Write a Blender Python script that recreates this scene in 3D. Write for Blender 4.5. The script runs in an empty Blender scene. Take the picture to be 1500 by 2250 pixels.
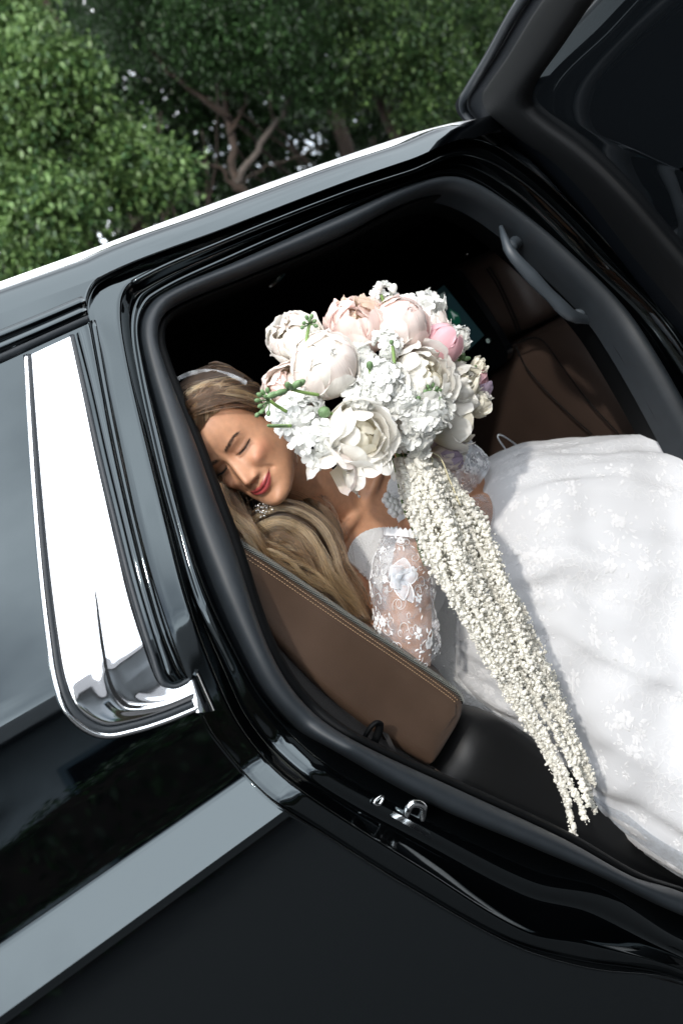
import bpy, bmesh, math, random
import numpy as np
from mathutils import Vector, Matrix, noise as mnoise
random.seed(7); RNG = np.random.default_rng(7)
scene = bpy.context.scene
col = scene.collection
# ------------------------------------------------------------------ camera
FPX = 2187.0
def nrm(v):
    v = np.asarray(v, float); return v / np.linalg.norm(v)
_p1 = np.array([3550., -2015., FPX]); _p2 = np.array([0., -360., FPX])
_X = nrm(_p1); _Z = nrm(np.cross(_p1, _p2)); _Z = -_Z if _Z[1] > 0 else _Z
_Y = np.cross(_Z, _X)
RW = np.stack([_X, _Y, _Z])                 # camera axes (right, down, forward) -> world
CAM = np.array([0., -1.15, 1.52])
cd = bpy.data.cameras.new('camera'); cam = bpy.data.objects.new('camera', cd); col.objects.link(cam)
_r, _u, _b = RW @ [1, 0, 0], RW @ [0, -1, 0], RW @ [0, 0, -1]
cam.matrix_world = Matrix([[_r[i], _u[i], _b[i], CAM[i]] for i in range(3)] + [[0, 0, 0, 1]])
cd.sensor_fit = 'VERTICAL'; cd.sensor_height = 36; cd.sensor_width = 24; cd.lens = 35
cd.clip_start = .05; cd.clip_end = 400
cd.dof.use_dof = True; cd.dof.focus_distance = 1.45; cd.dof.aperture_fstop = 4.5
scene.camera = cam
# ------------------------------------------------------------------ light
SUN = nrm([-.74, -.80, .74])
SUN_EL = math.asin(SUN[2]); SUN_AZ = math.atan2(SUN[0], SUN[1])
world = bpy.data.worlds.new('World'); scene.world = world; world.use_nodes = True
nt = world.node_tree; N = nt.nodes; N.clear()
out = N.new('ShaderNodeOutputWorld'); bg = N.new('ShaderNodeBackground'); bg.inputs[1].default_value = .14
sky = N.new('ShaderNodeTexSky'); sky.sky_type = 'NISHITA'; sky.sun_disc = False
sky.sun_elevation = SUN_EL; sky.sun_rotation = SUN_AZ; sky.air_density = 1.0; sky.dust_density = .6
tc = N.new('ShaderNodeTexCoord'); sep = N.new('ShaderNodeSeparateXYZ'); nt.links.new(tc.outputs['Generated'], sep.inputs[0])
mx = N.new('ShaderNodeMath'); mx.operation = 'MAXIMUM'; nt.links.new(sep.outputs[2], mx.inputs[0]); mx.inputs[1].default_value = 0.0
ad = N.new('ShaderNodeMath'); ad.inputs[1].default_value = .22; nt.links.new(mx.outputs[0], ad.inputs[0])
cmb = N.new('ShaderNodeCombineXYZ')
for k in (0, 1):
    dv = N.new('ShaderNodeMath'); dv.operation = 'DIVIDE'; nt.links.new(sep.outputs[k], dv.inputs[0]); nt.links.new(ad.outputs[0], dv.inputs[1])
    nt.links.new(dv.outputs[0], cmb.inputs[k])
no = N.new('ShaderNodeTexNoise'); no.inputs['Scale'].default_value = .85; no.inputs['Detail'].default_value = 7; no.inputs['Roughness'].default_value = .55
nt.links.new(cmb.outputs[0], no.inputs['Vector'])
rp = N.new('ShaderNodeValToRGB'); rp.color_ramp.elements[0].position = .29; rp.color_ramp.elements[1].position = .57
nt.links.new(no.outputs['Fac'], rp.inputs[0])
mixc = N.new('ShaderNodeMix'); mixc.data_type = 'RGBA'; nt.links.new(rp.outputs[0], mixc.inputs['Factor'])
nt.links.new(sky.outputs[0], mixc.inputs['A']); mixc.inputs['B'].default_value = (37.0, 38.2, 39.8, 1)
nt.links.new(mixc.outputs['Result'], bg.inputs[0]); nt.links.new(bg.outputs[0], out.inputs[0])
sl = bpy.data.lights.new('sun', 'SUN'); sl.energy = 2.7; sl.angle = math.radians(2.0); sl.color = (1, .94, .86)
so = bpy.data.objects.new('sun', sl); col.objects.link(so)
so.rotation_euler = Vector(SUN).to_track_quat('Z', 'Y').to_euler(); so.location = (0, -3, 8)
vs = scene.view_settings; vs.view_transform = 'Standard'; vs.look = 'None'; vs.gamma = 1; vs.exposure = -.16
scene.render.engine = 'CYCLES'
scene.cycles.use_denoising = True; scene.cycles.max_bounces = 8; scene.cycles.transparent_max_bounces = 16
scene.cycles.sample_clamp_indirect = 8
# ------------------------------------------------------------------ projection helpers (photo pixel -> point on a real plane of the car)
def ray(px, py): return RW @ np.array([px - 750., py - 1125., FPX])
def P(px, py, y):
    d = ray(px, py); return CAM + d * ((y - CAM[1]) / d[1])
def PX(px, py, x):
    d = ray(px, py); return CAM + d * ((x - CAM[0]) / d[0])
SKZ = np.array([-.2, .25, .60, 1.040, 1.046, 1.096, 1.105, 1.20, 1.30, 1.85])
SKY = np.array([-.20, -.155, -.100, -.036, -.036, -.002, 0.0, .012, .030, .178])
def skin(z): return float(np.interp(z, SKZ, SKY))
def S(px, py, off=0.):
    d = ray(px, py); t = (off - CAM[1]) / d[1]
    for _ in range(40):
        z = CAM[2] + t * d[2]; t = .5 * t + .5 * (off + skin(z) - CAM[1]) / d[1]
    return CAM + t * d
def proj(p):
    c = RW.T @ (np.asarray(p) - CAM); return np.array([c[0] / c[2] * FPX + 750, c[1] / c[2] * FPX + 1125])
def cr(pts, n, closed=False):
    """Catmull-Rom through pts (centripetal-ish), n samples per span"""
    p = np.asarray(pts, float); m = len(p); o = []
    spans = m if closed else m - 1
    for i in range(spans):
        if closed: a, b, c, d = p[(i - 1) % m], p[i], p[(i + 1) % m], p[(i + 2) % m]
        else:
            b, c = p[i], p[i + 1]; a = p[i - 1] if i else 2 * b - c; d = p[i + 2] if i + 2 < m else 2 * c - b
        lb = np.linalg.norm(c - b) + 1e-9
        m1 = (c - a) * lb / (np.linalg.norm(b - a) + lb); m2 = (d - b) * lb / (np.linalg.norm(d - c) + lb)
        for k in range(n):
            t = k / n; t2 = t * t; t3 = t2 * t
            o.append((2 * t3 - 3 * t2 + 1) * b + (t3 - 2 * t2 + t) * m1 + (-2 * t3 + 3 * t2) * c + (t3 - t2) * m2)
    if not closed: o.append(p[-1])
    return np.array(o)
def resample(c, n):
    c = np.asarray(c, float); s = np.r_[0, np.cumsum(np.linalg.norm(np.diff(c, axis=0), axis=1))]
    q = np.linspace(0, s[-1], n); return np.stack([np.interp(q, s, c[:, k]) for k in range(c.shape[1])], 1)
# ------------------------------------------------------------------ mesh helpers
class MB:
    """collects verts and faces, links them as ONE mesh object"""
    def __init__(s): s.v = []; s.f = []; s.mi = []; s.cur = 0
    def add(s, v, f):
        b = len(s.v); s.v += [tuple(map(float, q)) for q in v]; s.f += [tuple(b + i for i in q) for q in f]; s.mi += [s.cur] * len(f)
    def grid(s, rows, cu=False, cv=False, flip=False):
        rows = [np.asarray(r) for r in rows]; nr, nc = len(rows), len(rows[0]); f = []
        for i in range(nr if cv else nr - 1):
            for j in range(nc if cu else nc - 1):
                a = i * nc + j; b = i * nc + (j + 1) % nc; c = ((i + 1) % nr) * nc + (j + 1) % nc; d = ((i + 1) % nr) * nc + j
                f.append((d, c, b, a) if flip else (a, b, c, d))
        s.add(np.concatenate(rows), f)
    def tube(s, pts, rad, sides=8, cap=True, flat=1.0, up=(0, 0, 1)):
        pts = np.asarray(pts, float); n = len(pts); rad = np.broadcast_to(np.asarray(rad, float), (n,))
        T = np.gradient(pts, axis=0); T /= np.linalg.norm(T, axis=1)[:, None] + 1e-12
        u = np.asarray(up, float)
        if abs(T[0] @ u) > .95: u = np.array([1., .2, 0])
        rows = []
        for i in range(n):
            u = u - T[i] * (u @ T[i]); u /= np.linalg.norm(u) + 1e-12; w = np.cross(T[i], u)
            a = np.arange(sides) * 2 * math.pi / sides
            rows.append(pts[i] + rad[i] * (np.cos(a)[:, None] * u * flat + np.sin(a)[:, None] * w))
        b = len(s.v); s.grid(rows, cu=True)
        if cap:
            s.f.append(tuple(b + k for k in range(sides))[::-1]); s.f.append(tuple(b + (n - 1) * sides + k for k in range(sides))); s.mi += [s.cur] * 2
    def box(s, lo, hi):
        x0, y0, z0 = lo; x1, y1, z1 = hi
        v = [(x0, y0, z0), (x1, y0, z0), (x1, y1, z0), (x0, y1, z0), (x0, y0, z1), (x1, y0, z1), (x1, y1, z1), (x0, y1, z1)]
        s.add(v, [(0, 3, 2, 1), (4, 5, 6, 7), (0, 1, 5, 4), (1, 2, 6, 5), (2, 3, 7, 6), (3, 0, 4, 7)])
    def ball(s, c, r, nu=10, nv=7, M=None):
        r = np.broadcast_to(np.asarray(r, float), (3,)); rows = []
        for i in range(nv + 1):
            th = math.pi * (.02 + .96 * i / nv); a = np.arange(nu) * 2 * math.pi / nu
            q = np.stack([np.sin(th) * np.cos(a) * r[0], np.sin(th) * np.sin(a) * r[1], np.full(nu, np.cos(th) * r[2])], 1)
            if M is not None: q = q @ np.asarray(M).T
            rows.append(q + np.asarray(c))
        s.grid(rows, cu=True)
    def mesh(s, name, smooth=True):
        me = bpy.data.meshes.new(name); me.from_pydata(s.v, [], s.f); me.update()
        if smooth: me.polygons.foreach_set('use_smooth', [True] * len(me.polygons))
        return me
    def build(s, name, mats, parent=None, smooth=True, bevel=0, sub=0, auto=None, **props):
        me = s.mesh(name, smooth)
        for m in (mats if isinstance(mats, (list, tuple)) else [mats]): me.materials.append(m)
        if any(s.mi): me.polygons.foreach_set('material_index', s.mi)
        if auto: me.set_sharp_from_angle(angle=math.radians(auto))
        return link(name, me, parent, bevel, sub, **props)
def link(name, me, parent=None, bevel=0, sub=0, **props):
    o = bpy.data.objects.new(name, me); col.objects.link(o)
    if parent is not None: o.parent = parent; o.matrix_parent_inverse = parent.matrix_world.inverted()
    if bevel:
        b = o.modifiers.new('bevel', 'BEVEL'); b.width = bevel; b.segments = 3; b.limit_method = 'ANGLE'; b.harden_normals = False
    if sub:
        q = o.modifiers.new('sub', 'SUBSURF'); q.levels = q.render_levels = sub
    for k, v in props.items(): o[k] = v
    return o
def thing(name, label, cat, loc=(0, 0, 0), group=None):
    o = bpy.data.objects.new(name, None); col.objects.link(o); o.location = loc; o.empty_display_size = .1
    o['label'] = label; o['category'] = cat
    if group: o['group'] = group
    o.matrix_world = Matrix.Translation(loc)
    return o
# ------------------------------------------------------------------ materials
def mat(name, rgb, rough=.5, metal=0., ior=1.5, coat=0., var=0., vscale=40., bump=0., bscale=300., sss=0., trans=0., sheen=0., rvar=0., detail=4, dist=.001):
    m = bpy.data.materials.new(name); m.use_nodes = True; t = m.node_tree; b = t.nodes['Principled BSDF']
    b.inputs['Base Color'].default_value = (*rgb, 1); b.inputs['Roughness'].default_value = rough; b.inputs['Metallic'].default_value = metal
    b.inputs['IOR'].default_value = ior; b.inputs['Coat Weight'].default_value = coat; b.inputs['Coat Roughness'].default_value = .02
    if sheen: b.inputs['Sheen Weight'].default_value = sheen
    tcn = t.nodes.new('ShaderNodeTexCoord')
    if var or rvar:
        n = t.nodes.new('ShaderNodeTexNoise'); n.inputs['Scale'].default_value = vscale; n.inputs['Detail'].default_value = detail
        t.links.new(tcn.outputs['Object'], n.inputs['Vector'])
        if var:
            r = t.nodes.new('ShaderNodeMapRange'); r.inputs[1].default_value = .25; r.inputs[2].default_value = .75; r.inputs[3].default_value = 1 - var; r.inputs[4].default_value = 1 + var
            t.links.new(n.outputs['Fac'], r.inputs[0])
            h = t.nodes.new('ShaderNodeMix'); h.data_type = 'RGBA'; h.blend_type = 'MULTIPLY'; h.inputs['Factor'].default_value = 1
            h.inputs['A'].default_value = (*rgb, 1); t.links.new(r.outputs[0], h.inputs['B']); t.links.new(h.outputs['Result'], b.inputs['Base Color'])
        if rvar:
            r2 = t.nodes.new('ShaderNodeMapRange'); r2.inputs[1].default_value = .3; r2.inputs[2].default_value = .7; r2.inputs[3].default_value = max(0, rough - rvar); r2.inputs[4].default_value = rough + rvar
            t.links.new(n.outputs['Fac'], r2.inputs[0]); t.links.new(r2.outputs[0], b.inputs['Roughness'])
    if bump:
        n2 = t.nodes.new('ShaderNodeTexNoise'); n2.inputs['Scale'].default_value = bscale; n2.inputs['Detail'].default_value = 3
        t.links.new(tcn.outputs['Object'], n2.inputs['Vector'])
        bp = t.nodes.new('ShaderNodeBump'); bp.inputs['Strength'].default_value = bump; bp.inputs['Distance'].default_value = dist
        t.links.new(n2.outputs['Fac'], bp.inputs['Height']); t.links.new(bp.outputs[0], b.inputs['Normal'])
    if sss:
        b.inputs['Subsurface Weight'].default_value = sss; b.inputs['Subsurface Radius'].default_value = (1, .45, .25); b.inputs['Subsurface Scale'].default_value = .006
    if trans:      # thin translucent sheet (petal, leaf)
        o = [n for n in t.nodes if n.type == 'OUTPUT_MATERIAL'][0]; tr = t.nodes.new('ShaderNodeBsdfTranslucent'); ms = t.nodes.new('ShaderNodeMixShader')
        ms.inputs[0].default_value = trans; tr.inputs[0].default_value = (*rgb, 1)
        bc = b.inputs['Base Color']
        if bc.is_linked: t.links.new(bc.links[0].from_socket, tr.inputs[0])
        t.links.new(b.outputs[0], ms.inputs[1]); t.links.new(tr.outputs[0], ms.inputs[2]); t.links.new(ms.outputs[0], o.inputs[0])
    return m
M = {}
M['paint'] = mat('black_gloss_paint', (.0003, .0004, .0006), .03, ior=1.72, rvar=.02, vscale=9)
M['jamb'] = mat('black_jamb_paint', (.0004, .0005, .0006), .05, ior=1.66, rvar=.02, vscale=14)
for k_ in ('paint', 'jamb'): M[k_].node_tree.nodes['Principled BSDF'].inputs['Specular Tint'].default_value = (.80, .94, 1.0, 1)
M['chrome'] = mat('polished_chrome', (.80, .82, .84), .055, 1., rvar=.02, vscale=25)
M['alu'] = mat('satin_aluminium', (.86, .87, .88), .42, 1., rvar=.05, vscale=30)
M['rubber'] = mat('black_rubber', (.014, .018, .022), .5, ior=1.42, bump=.15, bscale=900, var=.12, vscale=60, dist=.0005)
M['grey_trim'] = mat('blue_grey_plastic', (.040, .050, .060), .45, bump=.2, bscale=1400, dist=.0004)
M['trim'] = mat('dark_plastic_trim', (.0025, .0030, .0035), .6, ior=1.2, bump=.25, bscale=1400, var=.1, dist=.0004)
M['liner'] = mat('black_headliner', (.008, .008, .009), .9, bump=.3, bscale=900, dist=.0006)
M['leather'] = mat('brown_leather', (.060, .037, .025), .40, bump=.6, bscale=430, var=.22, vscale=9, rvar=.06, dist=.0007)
M['leather_front'] = mat('brown_leather_shade', (.040, .026, .020), .45, bump=.35, bscale=620, var=.14, vscale=14, dist=.0007)  # brown leather with cabin shade put into its colour, for the front seat
M['blackleather'] = mat('black_leather', (.005, .0055, .006), .42, ior=1.4, bump=.35, bscale=700, dist=.0006)
M['stitch'] = mat('tan_thread', (.36, .25, .15), .7)
M['thread_grey'] = mat('grey_thread', (.16, .165, .15), .7)
M['glass'] = mat('privacy_glass', (.004, .005, .006), .015, ior=1.62)
M['steel'] = mat('bright_steel', (.70, .72, .73), .16, 1.)
M['carpet'] = mat('black_carpet', (.006, .006, .006), .95, bump=.4, bscale=500)
M['asphalt'] = mat('asphalt', (.016, .016, .017), .95, bump=.5, bscale=160, var=.25, vscale=30, dist=.004)
M['tyre'] = mat('tyre_rubber', (.015, .015, .016), .75)
# ================================================================== ground, the vehicle
def plane(name, x0, x1, y0, y1, z, m, kind='structure'):
    mb = MB(); mb.add([(x0, y0, z), (x1, y0, z), (x1, y1, z), (x0, y1, z)], [(0, 1, 2, 3)]); return mb.build(name, m, kind=kind)
plane('ground', -150, 150, -150, 150, 0, M['asphalt'])
car = thing('parked_suv', 'glossy black car with its rear side door open and brown leather seats inside', 'car', (0.6, .9, 0))
# ---- door opening: matching loops traced on the skin at growing depth
L0 = [(2000, 2400), (1500, 2160), (1290, 2129), (1127, 2080), (887, 1947), (700, 1829), (588, 1755), (476, 1629), (430, 1545), (352, 1335), (303, 1165), (266, 1000), (216, 770), (186, 668), (216, 610), (500, 498), (750, 402), (900, 350), (1040, 304), (1175, 378), (1345, 545), (1520, 765), (1790, 1200), (2050, 1700)]
L1 = [(1960, 2340), (1500, 2132), (1290, 2071), (1153, 2044), (930, 1908), (716, 1772), (607, 1690), (530, 1596), (482, 1500), (418, 1330), (374, 1165), (334, 1010), (278, 775), (268, 668), (292, 622), (500, 527), (750, 427), (900, 378), (1018, 338), (1150, 402), (1310, 556), (1480, 735), (1740, 1180), (1990, 1680)]
L2 = [(1940, 2270), (1500, 2096), (1305, 2000), (1160, 1964), (935, 1848), (722, 1732), (622, 1652), (552, 1566), (505, 1465), (436, 1320), (390, 1165), (346, 1000), (300, 775), (298, 690), (325, 640), (510, 548), (750, 448), (900, 392), (1005, 362), (1125, 422), (1285, 575), (1450, 750), (1700, 1180), (1950, 1660)]
L3 = [(1930, 2210), (1500, 2064), (1320, 1950), (1180, 1916), (950, 1806), (735, 1690), (642, 1612), (572, 1528), (522, 1440), (455, 1300), (408, 1160), (362, 985), (312, 780), (306, 708), (338, 655), (515, 568), (750, 464), (900, 402), (1003, 380), (1108, 436), (1262, 570), (1420, 755), (1660, 1170), (1900, 1640)]
SO = [(1920, 2180), (1500, 2010), (1335, 1930), (1190, 1868), (960, 1770), (755, 1654), (664, 1600), (588, 1520), (535, 1420), (478, 1290), (424, 1150), (374, 985), (312, 770), (310, 700), (346, 650), (520, 573), (750, 470), (900, 405), (1000, 391), (1100, 443), (1250, 562), (1400, 725), (1640, 1160), (1880, 1620)]
SI = [(1900, 2120), (1500, 1960), (1395, 1928), (1240, 1842), (1000, 1730), (790, 1632), (700, 1574), (632, 1498), (578, 1392), (513, 1195), (468, 1075), (428, 965), (352, 770), (352, 712), (388, 670), (545, 603), (750, 517), (900, 440), (985, 422), (1082, 462), (1215, 572), (1360, 730), (1590, 1150), (1830, 1600)]
T1 = [(1880, 2080), (1500, 1950), (1400, 1915), (1250, 1828), (1010, 1716), (800, 1618), (712, 1558), (646, 1484), (592, 1384), (527, 1190), (482, 1070), (442, 965), (366, 775), (364, 722), (400, 688), (552, 622), (750, 537), (890, 462), (975, 445), (1065, 482), (1195, 590), (1335, 745), (1560, 1150), (1800, 1590)]
NS = 10
def loop(px, off): 
    c = cr(px, NS); return np.array([S(a, b, off) for a, b in c])
lp0, lp1, lp2, lp3 = loop(L0, 0), loop(L1, .016), loop(L2, .040), loop(L3, .040)
lso, lsi, lt = loop(SO, .052), loop(SI, .060), loop(T1, .11)
def between(a, b, us, off=None):
    r = []
    for k, u in enumerate(us):
        q = a * (1 - u) + b * u
        if off is not None: q = q + np.array([0, off[k], 0])
        r.append(q)
    return r
NP = len(lp0)
# painted jamb: rounded outer lip, channel, raised land, step to the seal
rows = [lp0, lp0 * .95 + lp1 * .05 + [0, -.0005, 0], lp0 * .91 + lp1 * .09 + [0, .004, 0], lp0 * .87 + lp1 * .13 + [0, .015, 0], lp0 * .83 + lp1 * .17 + [0, .018, 0]]
rows += between(lp0, lp1, [.24, .50, .78, .92, .985], [.0145, .009, .003, .0, .0])
rows += between(lp1, lp2, [.08, .35, .70, .98], [.003, .006, .008, .004])
rows += between(lp2, lp3, [.15, .5, .9, 1.], [.0, -.002, .0, .001])
rows += between(lp3, lso, [.35, .7, 1.], [.012, .022, .03])
mb = MB(); mb.grid(rows, flip=True)
mb.build('door_frame', M['jamb'], car, sub=1)
mb = MB(); mb.tube(lp1[14 * NS: 22 * NS] + [0, -.001, 0], .0042, 8); mb.build('door_frame_flange', M['jamb'], car)  # bead added so its rounded top catches a bright streak of sky
# rubber seal: soft bulb between SO and SI
mb = MB()
mb.grid([lso + [0, .03, 0]] + between(lso, lsi, [0, .08, .22, .45, .68, .86, .96, 1.], [0, -.010, -.017, -.020, -.017, -.010, -.002, .01]) + [lsi + [0, .05, 0]], flip=True)
mb.build('weather_seal', M['rubber'], car, sub=1)
# inner trim lip and the trim panel that closes the gap to the cabin lining
big = np.array([[q[0] + (q[0] - .95) * .45, .235, np.clip(1.05 + (q[2] - 1.05) * 1.3, .28, 1.735)] for q in lt]); 
mb = MB(); mb.grid([lsi + [0, .03, 0]] + between(lsi, lt, [.3, .7, 1.], [.0, -.012, .0]) + [lt + [0, .06, 0], big], flip=True)
mb.build('aperture_trim', M['trim'], car)
# ---- outer body side behind the opening
i6 = 0; iC = 14 * NS                            # loop index of the roof corner
edge = lp0[: iC + 1]
ezs = edge[:, 2]; order = np.argsort(ezs)
zs = np.unique(np.r_[np.linspace(.32, 1.0, 12), 1.02, 1.036, 1.040, 1.046, 1.05, 1.06, 1.07, 1.085, 1.092, 1.096, 1.100, 1.105, 1.12, np.linspace(1.14, float(ezs[-1]), 34)])
rows = []
for z in zs:
    xe = float(np.interp(z, ezs[order], edge[order, 0])) - .0015
    xs = np.r_[np.linspace(-1.0, -.2, 5), np.linspace(-.15, xe, 26)]
    rows.append(np.array([[x, skin(z) + .9 * max(0, -.25 - x) ** 2 * .5 + (.25 * max(0, .15 - x) ** 2 if z > 1.2 else .02 * max(0, .15 - x) ** 2), z] for x in xs]))
mb = MB(); mb.grid(rows); body = mb.build('body_panel', M['paint'], car, auto=28)
# return flange at the opening edge
rear_edge = edge
mb = MB(); mb.grid([edge + [-.003, .002, 0], edge + [0, -.0025, 0], edge + [.003, 0, 0], edge + [.003, .02, 0]], flip=True); mb.build('panel_edge', M['paint'], car)
# ---- roof side rail band (paint) and the aluminium roof bar
top = lp0[iC: 18 * NS + 1]
ext = np.array([[x, skin(top[0][2]), top[0][2]] for x in np.linspace(-1.0, top[0][0] - .02, 14)])
front = np.array([[x, skin(top[-1][2]) , top[-1][2] - .25 * (x - top[-1][0]) ** 2] for x in np.linspace(top[-1][0] + .05, 2.2, 10)])
low = np.concatenate([ext, top, front])
def roofz(x): return 1.80 - .035 * (x - 1.0) ** 2
rows = [low]
for u, (dy, dz) in zip((0, 1, 2, 3, 4), ((.0035, .010), (.0075, .020), (.014, .030), (.040, .037), (.10, .041))):
    rows.append(np.array([[q[0], q[1] + dy, (q[2] + dz)] for q in low]))
for y in (.45, .7, .9, 1.1, 1.35, 1.55):
    rows.append(np.array([[q[0], y, q[2] + .04 + .03 * (1 - ((y - .9) / .7) ** 2)] for q in low]))
mb = MB(); mb.grid(rows); mb.build('roof_panel', M['paint'], car)
def railpt(px, py): return S(px, py, .030)
rtop = cr([(-700, 870), (-300, 727), (0, 618), (200, 546), (400, 471), (600, 397), (750, 344), (900, 294), (990, 270), (1060, 258), (1200, 240)], 8)
rbot = cr([(-700, 930), (-300, 781), (0, 667), (200, 592), (400, 516), (600, 440), (750, 387), (900, 332), (990, 302), (1060, 284), (1200, 262)], 8)
A = np.array([S(*q, .078) for q in rtop]); B = np.array([railpt(*q) for q in rbot])
prof = [(-.06, .03), (0, .004), (.08, -.001), (.3, -.003), (.46, -.0035), (.50, .002), (.55, .002), (.59, -.0035), (.75, -.003), (.92, -.001), (1.0, .004), (1.04, .03)]
mb = MB(); mb.grid([A * (1 - u) + B * u + [0, d, 0] for u, d in prof]); mb.build('roof_bar', M['alu'], car)
mb = MB(); g = (A * .475 + B * .525) + [0, .0005, 0]; mb.tube(g, .0018, 6); mb.build('roof_bar_groove', M['trim'], car)
# ---- window surround mouldings on the left
def rearward(c, L=1.0): return np.r_[[c[0] + [-L, 0.02, 0]], c]
def onskin(pts, off, n=8): return np.array([S(a, b, off) for a, b in cr(pts, n)])
mb = MB(); mb.tube(rearward(onskin([(-400, 900), (-150, 800), (0, 741), (100, 700), (184, 664)], -.003)), .0085, 10); mb.build('roof_gutter', M['paint'], car)
mb = MB(); mb.tube(rearward(onskin([(-400, 935), (-150, 830), (0, 766), (100, 723), (188, 684)], -.004)), .0075, 10); mb.build('window_moulding', M['paint'], car)
mb = MB(); mb.tube(rearward(onskin([(-400, 956), (-150, 852), (0, 787), (100, 741), (192, 700)], .001)), .0075, 10); mb.build('window_moulding', M['rubber'], car)
# quarter glass: slightly proud pane left of the chrome pillar
ga = onskin([(-300, 920), (-100, 836), (20, 788), (50, 783)], -.004, 10)
gb = onskin([(-300, 1760), (-100, 1690), (60, 1560), (128, 1480)], -.004, 10)
# chrome pillar applique (L shaped): outer curve, inner curve
oc = cr([(66, 781), (74, 900), (88, 1080), (104, 1250), (123, 1400), (141, 1500), (170, 1562), (226, 1597), (290, 1588), (360, 1566), (428, 1538)], 12)
ic = cr([(160, 737), (186, 850), (222, 1010), (256, 1150), (286, 1270), (315, 1370), (338, 1440), (350, 1478), (362, 1500), (385, 1507), (418, 1492)], 12)
OA = np.array([S(a, b, -.006) for a, b in oc]); IA = np.array([S(a, b, -.006) for a, b in ic]); n = len(OA)
vs_ = np.r_[0, .02, .05, .1, np.linspace(.16, .92, 26), .95, .98, 1.0]
rows = []
for i in range(n):
    t = i / (n - 1); op = np.clip((t - .28) / .35, 0, 1); r = []
    c0 = .60 - .12 * np.clip((t - .3) / .4, 0, 1); w = .01 + .085 * op
    for v in vs_:
        p = OA[i] * (1 - v) + IA[i] * v
        d = .010 * max(0, 1 - v / .05) ** 2 + .010 * max(0, 1 - (1 - v) / .05) ** 2
        if op > 0:
            e = (v - c0) / w
            d += op * (.0075 * math.exp(-e * e) * .06 - .0012 * math.exp(-((v - c0 + 1.6 * w) / (w * .8)) ** 2) + .0010 * (1 / (1 + math.exp(-(v - c0 - w) / .03))))
        d += -.0012 * math.sin(math.pi * v)
        r.append(p + [0, d, 0])
    rows.append(np.array(r))
mb = MB(); mb.grid(rows, flip=True); mb.build('pillar_trim', M['chrome'], car, sub=1)
for off, rad, m, nm, sh in ((-.001, .0052, 'rubber', 'pillar_trim_gasket', 7), (-.003, .0036, 'chrome', 'pillar_trim_bead', 19)):
    d = np.gradient(oc, axis=0); nn = np.stack([-d[:, 1], d[:, 0]], 1); nn /= np.linalg.norm(nn, axis=1)[:, None]
    q = oc + nn * (sh * (.45 + .55 * np.clip(np.linspace(-.1, 1.6, len(oc)), 0, 1)))[:, None]
    pts = np.array([S(a, b, off) for a, b in q]); mb = MB(); mb.tube(pts, rad, 10); mb.build(nm, M[m], car)
# narrow gloss strip between chrome and the opening, dark joint beside it
sa = cr([(170, 732), (200, 850), (236, 1010), (270, 1150), (300, 1270), (330, 1372), (352, 1440), (366, 1480), (380, 1497)], 10)
sb = cr([(200, 706), (226, 850), (256, 1000), (290, 1150), (318, 1260), (350, 1372), (376, 1440), (392, 1475), (402, 1490)], 10)
SA = np.array([S(a, b, -.004) for a, b in sa]); SB = np.array([S(a, b, -.004) for a, b in sb])
mb = MB(); mb.grid([SA + [0, .012, 0], SA + [0, .002, 0]] + between(SA, SB, [.06, .3, .7, .94], [-.002, -.004, -.004, -.002]) + [SB + [0, .002, 0], SB + [0, .014, 0]]); mb.build('pillar_strip', M['paint'], car)
mb = MB(); mb.tube(np.array([S(a, b, .0) for a, b in ic]) + [-.002, -.0035, 0], .0035, 8); mb.build('pillar_joint', M['rubber'], car)
mb = MB(); mb.tube(np.array([S(a + 5, b, -.002) for a, b in sb]), .0042, 8); mb.build('pillar_strip_bead', M['paint'], car)
# chrome end cap on the door-side of the belt line
ca = onskin([(414, 1500), (424, 1540), (434, 1566)], -.006, 8); cb = onskin([(440, 1472), (462, 1520), (480, 1560)], -.002, 8)
mb = MB(); mb.grid([ca + [0, .014, 0], ca] + between(ca, cb, [.3, .7, 1.], [-.003, -.002, .006]) + [cb + [0, .03, 0]]); mb.build('trim_end_cap', M['chrome'], car)
# ---- striker and latch eye on the jamb
def jam(px, py, o=0): return S(px, py, .055 + o)
mb = MB(); pts = cr([S(887, 1806, .058), S(897, 1775, .030), S(905, 1766, .026), S(922, 1767, .026), S(930, 1776, .030), S(918, 1822, .058)], 6); mb.tube(pts, .0055, 10)
mb.build('striker', M['steel'], car)
mb = MB(); q = [S(862, 1794, .034), S(946, 1842, .034), S(940, 1822, .040), S(866, 1780, .040)]; mb.add(q + [p + [0, .012, 0] for p in q], [(0, 1, 2, 3), (0, 1, 5, 4), (1, 2, 6, 5), (2, 3, 7, 6), (3, 0, 4, 7)]); mb.build('striker_plate', M['steel'], car, bevel=.001)
mb = MB(); pts = cr([S(822, 1762, .034), S(836, 1750, .034), S(841, 1752, .034), S(834, 1767, .034), S(826, 1768, .034)], 4, True); mb.tube(np.r_[pts, pts[:1]], .0022, 8); mb.build('jamb_eyelet', M['steel'], car)
# ---- cabin lining (closed box, open only at the aperture)
mb = MB(); x0, x1, y0, y1, z0, z1 = -.35, 2.6, .235, 1.52, .30, 1.735
v = [(x0, y0, z0), (x1, y0, z0), (x1, y1, z0), (x0, y1, z0), (x0, y0, z1), (x1, y0, z1), (x1, y1, z1), (x0, y1, z1)]
mb.add(v, [(0, 1, 2, 3), (4, 7, 6, 5), (1, 5, 6, 2), (2, 6, 7, 3), (3, 7, 4, 0)]); mb.build('cabin_lining', M['liner'], car, smooth=False)
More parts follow.
